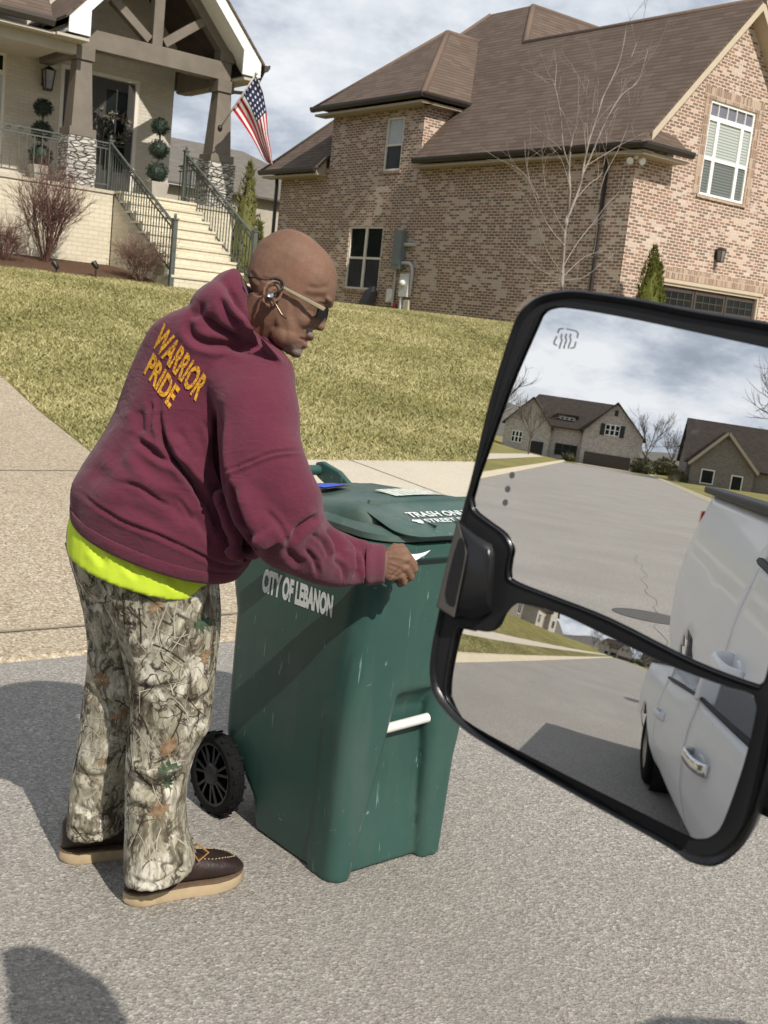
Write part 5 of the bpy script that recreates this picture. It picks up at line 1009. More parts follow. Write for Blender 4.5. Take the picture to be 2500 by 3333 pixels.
px, zc = proj(V); from_poly = [(905, 1165), (915, 1140), (938, 1128), (962, 1118), (975, 1122), (994, 1128), (1002, 1150), (960, 1170)]; must = [(992, 1088), (1006, 1066), (1022, 1074), (1022, 1092), (1008, 1096)]
def inpoly(P, poly):
    x, y = P[:, 0], P[:, 1]; c = np.zeros(len(P), bool); n = len(poly)
    for i in range(n):
        x1, y1 = poly[i]; x2, y2 = poly[i-1]; m = ((y1 > y) != (y2 > y)) & (x < (x2-x1)*(y-y1)/(y2-y1+1e-9)+x1); c ^= m
    return c
fc = np.array([V[list(p.vertices)].mean(0) for p in me.polygons]); fpx, fz = proj(fc); near = (np.abs(fz-HZ) < .09)
mi = np.zeros(len(fc), int); mi[(inpoly(fpx, from_poly) | inpoly(fpx, must)) & near] = 1; mi[inpoly(fpx, [(985, 1098), (1000, 1094), (1014, 1098), (1002, 1106), (1004, 1126), (988, 1134), (978, 1120)]) & near] = 2
me.polygons.foreach_set('material_index', mi.tolist()); me.update()
# sunglasses and ear piece
SG = thing('sunglasses', 'sunglasses with pale olive temple worn by the bald man', 'sunglasses', HC)
e1 = hp(884, 933); e2 = hp(1062, 1026); M['temple'] = plain('pale_olive_plastic', (.24, .21, .125), .4, .12, 40)
for sg in (1, -1):
    mb = MB(); mb.extr([hw_(e1[0], e1[1]-.0025, sg*.080), hw_(e2[0], e2[1]-.0045, sg*.071), hw_(e2[0], e2[1]+.0045, sg*.071), hw_(e1[0], e1[1]+.0025, sg*.080)], Hs*sg*.004); mb.build('temple', M['temple'], SG, bevel=.0012)
mb = MB(); c = [hp(*p) for p in ((1036, 1022), (1068, 1008), (1062, 1033), (1045, 1049), (1032, 1047))]
for sg in (1, -1):
    o_ = [hw_(f+.003-(.010 if k in (0, 4) else 0), u, sg*(.066 if k in (0, 4) else .016)) for k, (f, u) in enumerate(c)]
    mb.extr([hw_(c[0][0], c[0][1]+.004, sg*.068), hw_(c[1][0]-.004, c[1][1]+.003, sg*.012), hw_(c[2][0]-.002, c[2][1], sg*.012), hw_(c[3][0], c[3][1], sg*.035), hw_(c[4][0], c[4][1], sg*.066)], Hf*.004)
mb.build('lens', plain('black_lens', (.003, .003, .004), .45, .05, spec=.1), SG, bevel=.001)
EB = thing('earphone', 'silver and black earphone with thin wire in the ear of the man', 'earphone', HC); s0 = .092
mb = MB(); c = hp(895, 986); mb.lathe([(.0, 0), (.0068, 0), (.0075, .004), (.0075, .007), (.006, .009), (.0045, .0085), (.0, .008)], hw_(c[0], c[1], s0-.002), Hs, 18); mb.build('bud', plain('polished_metal', (.55, .60, .62), .18, .05, metal=1.0), EB, smooth=True, autos=40)
mb = MB(); pts = [(903, 983), (915, 974), (930, 966), (934, 950), (926, 937), (908, 932), (890, 934), (872, 934), (850, 926), (834, 924)]; mb.tube([hw_(*hp(*p), s0-.004 if i < 6 else .083-.004*(i-6)) for i, p in enumerate(pts)], [.002, .002, .0028, .0028, .0026, .0024, .0022, .0016, .0016, .0014], 8); mb.tube([hw_(*hp(*p), .074) for p in ((834, 924), (822, 920))], .004, 8); mb.tube([hw_(*hp(*p), .068-.01*i) for i, p in enumerate(((820, 919), (808, 908), (804, 890)))], .0012, 6); mb.build('wire', M['black'], EB, smooth=True)
mb = MB(); mb.tube([hw_(*hp(*p), s0+.0) for p in ((898, 998), (912, 1018), (928, 1046), (944, 1060))], [.0022, .0026, .003, .0018], 8); mb.build('stem', plain('bronze_stem', (.14, .09, .06), .3, .1, metal=.6), EB, smooth=True)
# the sheet of paper held in the hand
mb = MB(); n = 10; q4 = [np.array(p) for p in ((1312, 1800, 2.895), (1402, 1790, 2.93), (1350, 1836, 2.90), (1316, 1826, 2.90))]; P = []
for i in range(n+1):
    for j in range(4):
        s, t = i/n, j/3; a = q4[0]*(1-s)+q4[1]*s; b = q4[3]*(1-s)+(q4[2]*.5+q4[1]*.5)*s if s > .999 else q4[3]*(1-s)+(q4[2]*(1-s)+q4[1]*s)*s; x = a*(1-t)+b*t; P.append(Z(x[0], x[1]+8*math.sin(s*3.1), x[2]))
mb.add(P, [(i*4+j, (i+1)*4+j, (i+1)*4+j+1, i*4+j+1) for i in range(n) for j in range(3)])
tag(mb.build('paper', plain('white_paper', (.78, .80, .80), .7, .03), None, Z(1340, 1815, 2.9), solid=.0006), 'folded white sheet of paper pinched in the right hand of the man', 'paper')
# ---------------------------------------------------------------- plants
def onb(x, y, b): return ab(PLN(x, y, dA*b, dA))
def onz(x, y, z): D = ray(x, y); return ab(CP+D*((z-CH)/D[2]))
mb = MB('ab'); n = 40
prof = [(19.5, -.02), (19.9, .05), (20.6, .14), (21.4, .2), (22.03, .24)]
mb.loft([[(1.0+8.4*i/n, b+(.12*math.sin(i*.9)+.3*max(0, i/n-.8)*3 if b < 19.8 else 0), tz(b)+dz) for b, dz in prof] for i in range(n+1)], 0, False, False)
setting(mb.build('mulch_bed', M['mulch'], smooth=True))
M['redtwig'] = plain('reddish_twig', (.115, .055, .042), .85, .35, 30); M['twigbark'] = plain('grey_twig', (.27, .23, .20), .85, .25, 30); M['browntwig'] = plain('brown_twig', (.145, .088, .062), .85, .3, 30)
def grow(mb, p, d, L_, r, lev, nmax, up=.25, spread=.5):
    pts = [np.array(p)]; dd = nrm(d); k = 3
    for i in range(k): dd = nrm(dd+np.array([0, 0, up/k])+nr.normal(size=3)*.10); pts.append(pts[-1]+dd*L_/k)
    mb.tube(pts, [r, r*.85, r*.7, r*.5], 3 if r < .008 else 5, cap=False)
    if lev > 0:
        for _ in range(nmax):
            t = rnd.uniform(.35, 1.0); i = min(k-1, int(t*k)); q_ = pts[i]+(pts[i+1]-pts[i])*(t*k-i); ax = nrm(dd+nr.normal(size=3)*spread); grow(mb, q_, ax, L_*rnd.uniform(.45, .75), r*.6, lev-1, nmax, up, spread)
def shrub(name, label, base, h, wd, stems, lev, mat, r=.010, up=.25, nmax=4):
    t = thing(name, label, 'shrub', W(*base)); mb = MB('ab')
    for i in range(stems):
        an = rnd.uniform(0, 6.283); tl = wd*math.sqrt(rnd.random()); d = np.array([math.cos(an)*tl, math.sin(an)*tl, 1.0]); grow(mb, np.array(base)+np.array([math.cos(an), math.sin(an), 0])*.06*rnd.random(), d, h*.55*rnd.uniform(.8, 1.1), r, lev, nmax, up, .38)
    mb.build('branches', mat, t, uvs=False); return t
c = onb(148, 838, 20.9); shrub('bare_shrub', 'large bare fan shaped shrub with reddish twigs against the pale foundation', (c[0], 20.9, 1.92), 1.75, .62, 30, 3, M['redtwig'], .011)
c = onb(445, 905, 19.7); t = shrub('bare_shrub', 'low brown twiggy shrub at the foot of the left stair railing', (c[0]+.05, 19.7, 1.74), .86, .75, 34, 3, M['browntwig'], .007, .1)
mb = MB('ab'); cc = np.array([c[0]+.05, 19.7, 2.1]); leaves(mb, 500, lambda: (cc+nr.normal(size=3)*np.array([.24, .2, .17]), nr.normal(size=3)), .045); mb.build('dry_leaves', plain('dry_leaf', (.16, .085, .055), .85, .4, 30), t, uvs=False)
c = onb(15, 850, 20.3); t = shrub('bare_shrub', 'low reddish brown shrub at the left edge of the mulch bed', (c[0], 20.3, 1.8), .8, .8, 28, 3, M['redtwig'], .007, .1)
mb = MB('ab'); cc = np.array([c[0], 20.3, 2.12]); leaves(mb, 350, lambda: (cc+nr.normal(size=3)*np.array([.25, .2, .17]), nr.normal(size=3)), .045); mb.build('dry_leaves', plain('dry_red_leaf', (.15, .06, .05), .85, .4, 30), t, uvs=False)
for px_, lab in (((312, 878), 'black garden spotlight on a stake in the mulch beside the brown shrub'), ((183, 882), 'low grey garden spotlight at the lawn edge below the large shrub')):
    c = onb(*px_, 19.55); t = thing('garden_light', lab, 'garden light', W(c[0], 19.55, tz(19.55))); s_ = 1.0 if px_[0] > 200 else .6
    mb = MB('ab'); mb.tube([(c[0], 19.55, tz(19.55)), (c[0], 19.55, tz(19.55)+.14*s_)], .014, 6); mb.build('stake', M['black'], t)
    mb = MB('ab'); mb.lathe([(.02, -.05), (.04, -.03), (.05, .06), (.05, .09), (.0, .085)], (c[0], 19.55, tz(19.55)+.2*s_), (-.3, .4, .6), 12); mb.build('lamp_head', M['black'], t, smooth=True, autos=40)
def leaf_mat(name, c1, c2): return plain(name, tuple((a+b)/2 for a, b in zip(c1, c2)), .75, .45, 7, spec=.2, fine=50)
M['arbor'] = leaf_mat('arborvitae_green', (.055, .066, .012), (.105, .105, .02)); M['conif'] = leaf_mat('conifer_olive', (.075, .085, .025), (.14, .13, .045))
def conifer(label, base, h, wd, n, size, mat, tips=((0, 0, 1.0),)):
    t = thing('conifer', label, 'evergreen tree', W(*base)); b = np.array(base, float)
    mb = MB('ab'); mb.tube([b, b+(0, 0, h*.8)], [.04, .015], 6); mb.build('trunk', M['bark'], t)
    mb = MB('ab')
    for ox, oy, k in tips: mb.loft([[b+np.array([ox, oy, 0])+np.array([wd*.34*k*f*math.cos(u), wd*.34*k*f*math.sin(u), h*k*z]) for u in np.linspace(0, 6.283, 9)[:-1]] for z, f in ((.04, .9), (.25, 1.0), (.6, .62), (.93, .06))])
    def cf():
        ox, oy, k = rnd.choice(tips); z = rnd.random()**1.25; an = rnd.uniform(0, 6.283); lump = .82+.25*math.sin(an*3+z*9)+.12*math.sin(an*7-z*17); rr = wd*.5*k*lump*min(1, .55+z*3)*(1-z)**.72*rnd.uniform(.7, 1.05)
        return b+np.array([ox+rr*math.cos(an), oy+rr*math.sin(an), h*k*(.03+.97*z)]), np.array([math.cos(an)*.5, math.sin(an)*.5, 1.0])+nr.normal(size=3)*.35
    leaves(mb, n, cf, size, asp=.32); mb.build('foliage', mat, t, uvs=False); return t
c = onb(2095, 985, 16.0); conifer('narrow dark green arborvitae by the garage corner of the brown brick house', (c[0]+.12, 16.0, tz(16)+.0), 2.25, 1.0, 5200, .09, M['arbor'], ((0, 0, 1.0), (.22, 0, .86)))
c = onb(800, 800, 22.6); conifer('olive green conifer behind the right stair railing', (c[0], 22.6, 1.8), 2.75, 1.05, 4200, .12, M['conif'], ((-.05, 0, 1.0), (-.42, .1, .52), (.3, .0, .55)))
# the young bare tree in front of the brown house
K4 = lambda pts: [(1600+x*.5425, y*.5425) for x, y in pts]
tb = onb(1826, 985, 14.5); TR = thing('bare_tree', 'young bare tree with upright branches in front of the brown brick house', 'tree', W(tb[0], 14.5, tz(14.5)))
limbs = [([(420, 1760), (425, 1700), (435, 1450), (455, 1300), (470, 1150), (465, 1000), (475, 880), (490, 820)], .040, .016), ([(452, 1320), (520, 1150), (545, 1050), (560, 960), (590, 830), (640, 680), (670, 580), (720, 480), (770, 360), (800, 220), (808, 130)], .026, .006),
 ([(545, 1050), (600, 930), (640, 830), (700, 700), (780, 570), (870, 500), (910, 400), (940, 290)], .018, .005), ([(465, 1000), (430, 880), (415, 700), (380, 520), (335, 435)], .016, .005), ([(380, 520), (390, 400)], .007, .004), ([(475, 880), (500, 760), (530, 640), (565, 600), (570, 540)], .013, .005), ([(590, 830), (600, 700), (620, 540), (638, 425)], .012, .004),
 ([(440, 1480), (350, 1370), (290, 1260), (210, 1060), (100, 980)], .014, .004), ([(230, 1090), (205, 960), (200, 840)], .008, .003), ([(285, 1190), (220, 1080), (160, 1010)], .008, .003), ([(425, 1640), (330, 1500), (240, 1250), (150, 1120)], .012, .003), ([(428, 1600), (520, 1450), (600, 1350), (690, 1230), (760, 1160)], .012, .003), ([(430, 1660), (560, 1540), (700, 1500)], .010, .003), ([(640, 1200), (680, 1050), (760, 900), (820, 740), (830, 620)], .010, .003), ([(560, 1000), (690, 920), (790, 860), (860, 830)], .010, .003),
 ([(500, 1200), (590, 1100), (660, 1040), (690, 860), (690, 760)], .012, .004), ([(720, 480), (760, 430), (830, 330)], .007, .003), ([(870, 260), (900, 170), (930, 10)], .006, .003), ([(840, 340), (870, 260)], .006, .005), ([(700, 700), (760, 650), (830, 580)], .007, .003), ([(420, 900), (380, 860), (330, 820)], .007, .003), ([(440, 1400), (360, 1240), (320, 1100), (300, 880)], .010, .003), ([(470, 1120), (420, 960), (350, 870)], .009, .003), ([(405, 640), (440, 700), (480, 820)], .006, .003), ([(430, 1690), (330, 1640), (220, 1560), (120, 1440)], .009, .003), ([(430, 1690), (250, 1700), (180, 1620)], .007, .003), ([(430, 1680), (560, 1660), (680, 1560)], .007, .003), ([(530, 640), (520, 720), (500, 800)], .006, .003), ([(610, 900), (650, 800), (640, 700)], .007, .003)]
mt, mbr = MB(), MB()
for i, (pts, r0, r1) in enumerate(limbs):
    P = spl(K4(pts), 3); k = len(P); ph = rnd.uniform(0, 6.28); off = 0 if i == 0 else rnd.uniform(-.5, .5); P3_ = []
    for j, p in enumerate(P): P3_.append(PLN(p[0], p[1], dA*(14.5+off*(j/k)+.03*math.sin(j*1.3+ph)), dA))
    rs = [.92*(r0+(r1-r0)*j/(k-1)) for j in range(k)]; (mt if i == 0 else mbr).tube(P3_, rs, 7 if i == 0 else 5, cap=False)
    if i:
        for _ in range(5 if len(pts) > 3 else 2):
            j = rnd.randrange(k//3, k); d = nrm(P3_[min(j+1, k-1)]-P3_[max(j-1, 0)]); grow(mbr, P3_[j], d+nr.normal(size=3)*.5, rnd.uniform(.25, .7), max(.0035, rs[j]*.5), 1, 2, .3, .4)
mt.build('trunk', M['twigbark'], TR, smooth=True, uvs=False); mbr.build('branches', M['twigbark'], TR, smooth=True, uvs=False)
# grey roofed house further back
gh = thing('far_house', 'distant house with plain grey brown hip roof behind the conifer', 'house', W(24, 48, 2)); mb = MB('ab')
q0, q1, q2 = onb(690, 470, 46), onb(790, 492, 46), onb(905, 640, 46); zt, ze = q1[2]-.05, q2[2]-.8; a2 = q2[0]+1.2
mb.poly([(q0[0]-8, 46, zt), (q0[0]-12, 40, ze), (a2, 40, ze), (q1[0], 46, zt)]); mb.poly([(q1[0], 46, zt), (a2, 40, ze), (a2, 54, ze)]); mb.build('roof', shingle('grey_shingle', [(.13, .118, .10), (.16, .145, .125), (.145, .13, .112), (.18, .165, .145)]), gh, solid=.08)
mb = MB('ab'); mb.box(q0[0]-11.6, a2-.4, 40.4, 53.6, 1.9, ze-.02); mb.build('wall', plain('beige_siding', (.40, .36, .30), .8, .1), gh)
# grass: blades over the lawn, thinning with distance
def grass(name, n, af, seed, hmin, hmax, wd, dz=0.0):
    r = np.random.default_rng(seed); a, b = af(r, n); keep = a > np.interp(b, [8, 8.2, 9.8, 11.2, 14, 17], [3.4, 3.5, 3.66, 3.76, 3.64, 3.04]) if dz == 0 else np.ones(len(a), bool); a, b = a[keep], b[keep]; n = len(a)
    z = np.interp(b, _tb, _tz)+dz; base = np.outer(a, dB)+np.outer(b, dA); base[:, 2] = z; an = r.uniform(0, 6.283, n); h = r.uniform(hmin, hmax, n); lean = r.normal(0, .7, (n, 2)); wv = wd*r.uniform(.6, 1.3, n)
    sx = np.column_stack([np.cos(an)*wv, np.sin(an)*wv, np.zeros(n)]); tip = base+np.column_stack([lean[:, 0]*h, lean[:, 1]*h, h*.8]); V = np.empty((n, 3, 3)); V[:, 0] = base-sx; V[:, 1] = base+sx; V[:, 2] = tip
    me = bpy.data.meshes.new(name); me.vertices.add(n*3); me.vertices.foreach_set('co', V.ravel()); me.loops.add(n*3); me.loops.foreach_set('vertex_index', np.arange(n*3, dtype=np.int32)); me.polygons.add(n); me.polygons.foreach_set('loop_start', np.arange(0, n*3, 3, dtype=np.int32)); me.update(calc_edges=True)
    pn = .5+.5*np.sin(a*1.1+2*np.sin(b*.7))*np.cos(b*1.3+1.5*np.sin(a*.6)); pn2 = .5+.5*np.sin(a*5.3+2*np.sin(b*4.1))*np.cos(b*6.1+2*np.sin(a*3.7)); pn3 = .5+.5*np.sin(a*19+3*np.sin(b*11))*np.cos(b*21+3*np.sin(a*13)); u = np.clip(.34*r.random(n)+.32*pn+.16*pn2+.22*pn3-.02, 0, 1)[:, None]
    cg, cm, ct = np.array([.115, .128, .040]), np.array([.35, .32, .14]), np.array([.64, .56, .33]); col = np.where(u < .45, cg+(cm-cg)*(u/.45), cm+(ct-cm)*((u-.45)/.55)); col = np.column_stack([col, np.ones(n)]); col = np.repeat(col, 3, 0)
    at = me.color_attributes.new('tint', 'FLOAT_COLOR', 'POINT'); at.data.foreach_set('color', col.ravel()); me.materials.append(M['blade']); o = bpy.data.objects.new(name, me); C.objects.link(o); return setting(o, 'stuff')
g = G('grass_blade'); at = g.n('ShaderNodeVertexColor', layer_name='tint'); M['blade'] = g.fin(at.outputs[0], .75, spec=.15); g.p.inputs['Subsurface Weight'].default_value = 0
grass('grass', 380000, lambda r, n: (r.uniform(3.4, 19, n), 7.99+13.5*r.random(n)**1.35), 3, .022, .052, .0085)
grass('grass', 70000, lambda r, n: (-2.0-38*r.random(n)**1.6, r.uniform(4.82, 6.55, n)), 5, .03, .07, .009, .02)
grass('grass', 40000, lambda r, n: (-2.0-45*r.random(n)**1.5, 8.05+7*r.random(n)**1.3), 8, .03, .07, .012, .02)
grass('grass', 40000, lambda r, n: (5.4+14*r.random(n), r.uniform(4.85, 6.5, n)), 12, .03, .07, .009, .01)
# ---------------------------------------------------------------- the white pickup and its towing mirror
def refl_n(px_, py_, r): D = nrm(ray(px_, py_)); return nrm(np.asarray(r)-D)
MN = refl_n(1960, 1478, -dB); MC = Z(1950, 1850, .95)
TK = thing('pickup_truck', 'white pickup truck with black towing mirror in which the street behind shows', 'pickup truck', W(-.6, -.7, 0))
M['blackgloss'] = plain('black_mirror_plastic', (.010, .010, .011), .28, .1, 20, 200, .05, spec=.5); M['blackmatt'] = plain('black_matt_plastic', (.007, .007, .008), .6, .1); M['greyplast'] = plain('grey_plastic', (.075, .07, .062), .55, .1, 30)
def mir_mat(name, tint): g = G(name); return g.fin(tint, g.ramp(g.noise(g.co(), 40, 3), [(.62, .0), (.80, .05)]), metal=1.0)
M['mirror'] = mir_mat('mirror_silver', (.90, .905, .91)); M['mirrorlow'] = mir_mat('convex_mirror_silver', (.78, .785, .79))
MX = nrm(np.cross((0, 0, 1), MN)); MY = np.cross(MN, MX)          # in-plane axes (MX horizontal)
def pm(x, y, dep=0.0): return PLN(x, y, MC-MN*dep, MN)            # dep > 0: deeper than the bezel plane
C4 = lambda pts: [(1350+x*.904, 900+y*.904) for x, y in pts]
outer = [(1757, 954), (1820, 941), (1892, 941), (2073, 968), (2254, 1004), (2500, 1045), (2600, 1068), (2665, 1110), (2695, 1190), (2690, 1350), (2655, 1650), (2600, 2000), (2540, 2320), (2490, 2560), (2452, 2690), (2400, 2775), (2326, 2826), (2240, 2812), (2164, 2762), (1892, 2609), (1621, 2455), (1495, 2374), (1413, 2283), (1391, 2211), (1395, 2120), (1418, 2003), (1440, 1890), (1490, 1690), (1530, 1540), (1585, 1307), (1639, 1126), (1675, 1027), (1712, 981)]
upg = [(1739, 1063), (1761, 1018), (1793, 999), (1856, 998), (2073, 1036), (2500, 1128), (2590, 1150), (2630, 1200), (2630, 1320), (2590, 1650), (2540, 1980), (2500, 2190), (2478, 2229), (2453, 2233), (2254, 2157), (1983, 2021), (1802, 1949), (1675, 1899), (1653, 1872), (1657, 1822), (1662, 1786), (1639, 1741), (1585, 1700), (1545, 1668), (1533, 1640), (1535, 1600), (1576, 1479), (1657, 1253)]
log_ = [(1486, 2048), (1513, 2044), (1590, 2058), (1630, 2040), (1652, 1998), (1675, 1972), (1702, 1967), (1820, 1998), (1983, 2075), (2164, 2161), (2344, 2229), (2435, 2256), (2455, 2283), (2457, 2328), (2417, 2491), (2353, 2672), (2317, 2717), (2281, 2728), (2236, 2717), (2073, 2636), (1802, 2500), (1549, 2365), (1467, 2292), (1449, 2238), (1467, 2120)]
def csp(pts, k=4):
    pts = np.array(pts, float); n = len(pts); r = []
    for i in range(n):
        p0, p1, p2, p3 = pts[i-1], pts[i], pts[(i+1) % n], pts[(i+2) % n]
        for j in range(k): t = j/k; r.append(.5*((2*p1)+(-p0+p2)*t+(2*p0-5*p1+4*p2-p3)*t*t+(-p0+3*p1-3*p2+p3)*t**3))
    return r
OUT, UPG, LOG = csp(outer), csp(upg), csp(log_)
mid = np.mean([pm(*p) for p in OUT], axis=0)
ring = lambda k, dep: [mid+(pm(*p)-mid)*k-MN*dep for p in OUT]
mb = MB(); mb.loft([ring(.965, .0055), ring(.975, .003), ring(.988, .0015), ring(.998, .004), ring(1.0, .011), ring(.995, .03), ring(.93, .065), ring(.80, .095), ring(.5, .115)], cap=False); mb.poly(ring(.5, .115)); hs_ = mb.build('side_mirror', M['blackgloss'], TK, smooth=True, autos=45)
bm = bmesh.new()
for loop in ([mid+(pm(*p)-mid)*.967-MN*.006 for p in OUT], [pm(*p, .006) for p in UPG], [pm(*p, .006) for p in LOG]):
    vs = [bm.verts.new(tuple(p-np.array(TK['_o']))) for p in loop]; [bm.edges.new((vs[i], vs[(i+1) % len(vs)])) for i in range(len(vs))]
bmesh.ops.triangle_fill(bm, use_beauty=True, use_dissolve=False, edges=bm.edges[:]); bzm = bpy.data.meshes.new('bezel'); bm.to_mesh(bzm); bm.free(); bzm.materials.append(M['blackmatt']); bz = bpy.data.objects.new('bezel', bzm); C.objects.link(bz); bz.parent = hs_; bz['_o'] = TK['_o']
mb = MB()
for P in (UPG, LOG): mb.loft([[pm(*p, .0061) for p in P], [pm(*p, .0145) for p in P]], cap=False); mb.tube([pm(*p, .0055) for p in P]+[pm(*P[0], .0055)], .0011, 6, cap=False)
mb.build('bezel_edge', M['blackgloss'], hs_, smooth=True, origin=TK['_o'])
ctr = lambda P: np.mean(np.array(P), axis=0)
mb = MB(); cu_ = ctr(UPG); mb.poly([pm(*(cu_+(p-cu_)*1.015), .0092) for p in UPG]); mb.build('mirror_glass', M['mirror'], hs_, origin=TK['_o'])
# lower convex glass: a patch of a sphere
RC = .66; tp = (2026, 2138); nt_ = refl_n(*tp, -dB); sc = PLN(*tp, MC+MN*.0135, MN)-nt_*RC; cl_ = ctr(LOG); mb = MB(); P = []
def onsph(x, y):
    D = nrm(ray(x, y)); q_ = CP-sc; bq = q_@D; return CP+D*(-bq-math.sqrt(max(0, bq*bq-(q_@q_-RC*RC))))
KR = 44; nl = len(LOG)
for k in range(1, KR+1): P += [onsph(*(cl_+(p-cl_)*(k/KR*1.004))) for p in LOG]
P.append(onsph(*cl_)); c0_ = len(P)-1
fs = [((k*nl+i), ((k+1)*nl+i), ((k+1)*nl+(i+1) % nl), (k*nl+(i+1) % nl)) for k in range(KR-1) for i in range(nl)]+[(c0_, i, (i+1) % nl) for i in range(nl)]
mb.add(P, [f[::-1] for f in fs]); lg = mb.build('convex_glass', M['mirrorlow'], hs_, smooth=True, origin=TK['_o'])
lg.data.normals_split_custom_set_from_vertices([tuple(nrm(p-sc)) for p in P])
# turn lamp on the outer edge
E3 = lambda pts: [(1350+x*.3165, 1500+y*.3165) for x, y in pts]
lp = E3([(440, 590), (640, 760), (800, 850), (835, 960), (815, 1300), (800, 1560), (640, 1625), (395, 1625), (225, 1500), (300, 1180), (410, 720)]); lc = ctr(lp)
mb = MB(); mb.loft([[pm(*p, .03) for p in lp], [pm(*p, -.002) for p in lp], [pm(*(lc+(np.array(p)-lc)*.93), -.010) for p in lp], [pm(*(lc+(np.array(p)-lc)*.75), -.014) for p in lp]]); tl_ = mb.build('turn_lamp', M['blackgloss'], hs_, smooth=True, autos=50, origin=TK['_o'])
fr = E3([(440, 590), (540, 950), (405, 1620), (220, 1500), (410, 720)]); sl_ = E3([(452, 805), (520, 940), (432, 1390), (398, 1500), (312, 1370)])
mb = MB(); mb.loft([[pm(*p, -.012) for p in fr], [pm(*p, -.0165) for p in fr]]); mb.build('lamp_frame', M['greyplast'], hs_, bevel=.0012, origin=TK['_o'])
mb = MB(); mb.poly([pm(*p, -.0169) for p in csp(sl_, 3)]); mb.build('lamp_slot', M['blackmatt'], hs_, origin=TK['_o'])  # flat black sheet painted in for the dark of the recessed slot
# printed marks on the upper glass
M['mark'] = plain('etched_mark', (.10, .105, .11), .6, .1)
for x, y in ((1666, 1547), (1652, 1592), (1644, 1636)): mb = MB(); mb.poly([pm(x+8.5*math.cos(t)-.8*math.sin(t), y+11*math.sin(t), .0089) for t in np.linspace(0, 6.283, 17)[:-1]]); mb.build('indicator_dot', plain('dot_grey', (.05, .052, .055), .5, .1) if False else M['mark'], hs_, origin=TK['_o'])
mb = MB(); HQ = lambda pts: [(1350+500*.904+(x-500)*.904, 900+y*.904) for x, y in pts]
def mline(pts, w_=4.0):
    pts = [np.array(p, float) for p in pts]
    for p, q_ in zip(pts[:-1], pts[1:]):
        d = (q_-p)/np.linalg.norm(q_-p); n_ = np.array([-d[1], d[0]])*w_/2; mb.quad(*[pm(*x, .0089) for x in (p-n_, q_-n_, q_+n_, p+n_)])
mline(HQ([(514, 204), (520, 188), (536, 188)])); mline(HQ([(545, 188), (580, 196), (588, 204), (584, 222)])); mline(HQ([(580, 234), (574, 256), (560, 258)])); mline(HQ([(511, 215), (502, 234), (500, 243), (512, 248)]))
for k in range(3): x = 526+k*16; mline(HQ([(x+4, 206), (x, 218), (x+4, 230), (x-2, 244), (x-6, 260)]), 4.2)
mb.build('heater_symbol', M['mark'], hs_, origin=TK['_o'])
# arms to the door
mb = MB('ab')
for z in (1.27, 1.19): mb.bar((.80, .56, z), (.84, .20, z-.03), .06, .045)
mb.box(.70, .98, .17, .23, 1.10, 1.34); mb.build('mirror_arm', M['blackmatt'], TK, bevel=.012)
# body side: skin with a crowned section, wheel arches cut out
def paint(): 
    g = G('white_car_paint'); n = g.noise(g.co(), 30, 3); return g.fin(g.mix(n, (.80, .81, .82), (.83, .835, .84)), .42, spec=.4, coat=.25)
M['paint'] = paint(); M['chrome'] = plain('chrome', (.85, .85, .86), .06, .02, metal=1.0); M['glassk'] = plain('tinted_glass', (.012, .013, .014), .03, .1, spec=.8)
def ztop(a): return float(np.interp(a, [-3.62, -1.55, -1.5, -.45, -.4, .2, .95, 1.0, 1.4, 1.75, 1.9, 2.0, 2.1, 2.2], [1.33, 1.33, 1.21, 1.20, 1.16, 1.10, 1.13, 1.15, 1.18, 1.20, 1.21, 1.20, 1.16, .98]))
WH = [(1.50, .40), (-2.30, .40)]
def bside(a, z):
    base = float(np.interp(z, [.40, .55, .72, .88, 1.04, 1.18, 1.36], [.20, .265, .30, .305, .288, .255, .20])); fl = 0
    for wa, wr in WH:
        d = math.hypot(a-wa, z-wr); fl = max(fl, .016*math.exp(-((d-.50)/.09)**2) if z > .3 else 0)
    taper = float(np.interp(a, [-3.7, -3.4, 1.6, 2.2], [-.02, 0, 0, -.10])); return base+fl+taper-.07
def side(name, a0, a1, mir=False, na=None):
    mb = MB('ab'); na = na or max(4, int((a1-a0)/.06)); nz = 22; vs = []; 
    for i in range(na+1):
        a = a0+(a1-a0)*i/na; zt_ = ztop(min(max(a, a0+.002), a1-.002))
        for j in range(nz+1): z = .42+(zt_-.42)*j/nz; b = bside(a, z); vs.append((a, b if not mir else -1.4-b, z))
    fs = []
    for i in range(na):
        for j in range(nz):
            ids = (i*(nz+1)+j, (i+1)*(nz+1)+j, (i+1)*(nz+1)+j+1, i*(nz+1)+j+1); c_ = np.mean([vs[k] for k in ids], axis=0)
            if any(math.hypot(c_[0]-wa, c_[2]-wr) < .47 for wa, wr in WH): continue
            fs.append(ids if not mir else ids[::-1])
    mb.add(vs, fs); return mb.build(name, M['paint'], TK, smooth=True, solid=.006)
bd = side('front_fender', .955, 2.2); fd = side('front_door', -.445, .945); rd_ = side('rear_door', -1.485, -.455); bs = side('bed_side', -3.6, -1.495); side('far_side', -3.6, 2.2, True)
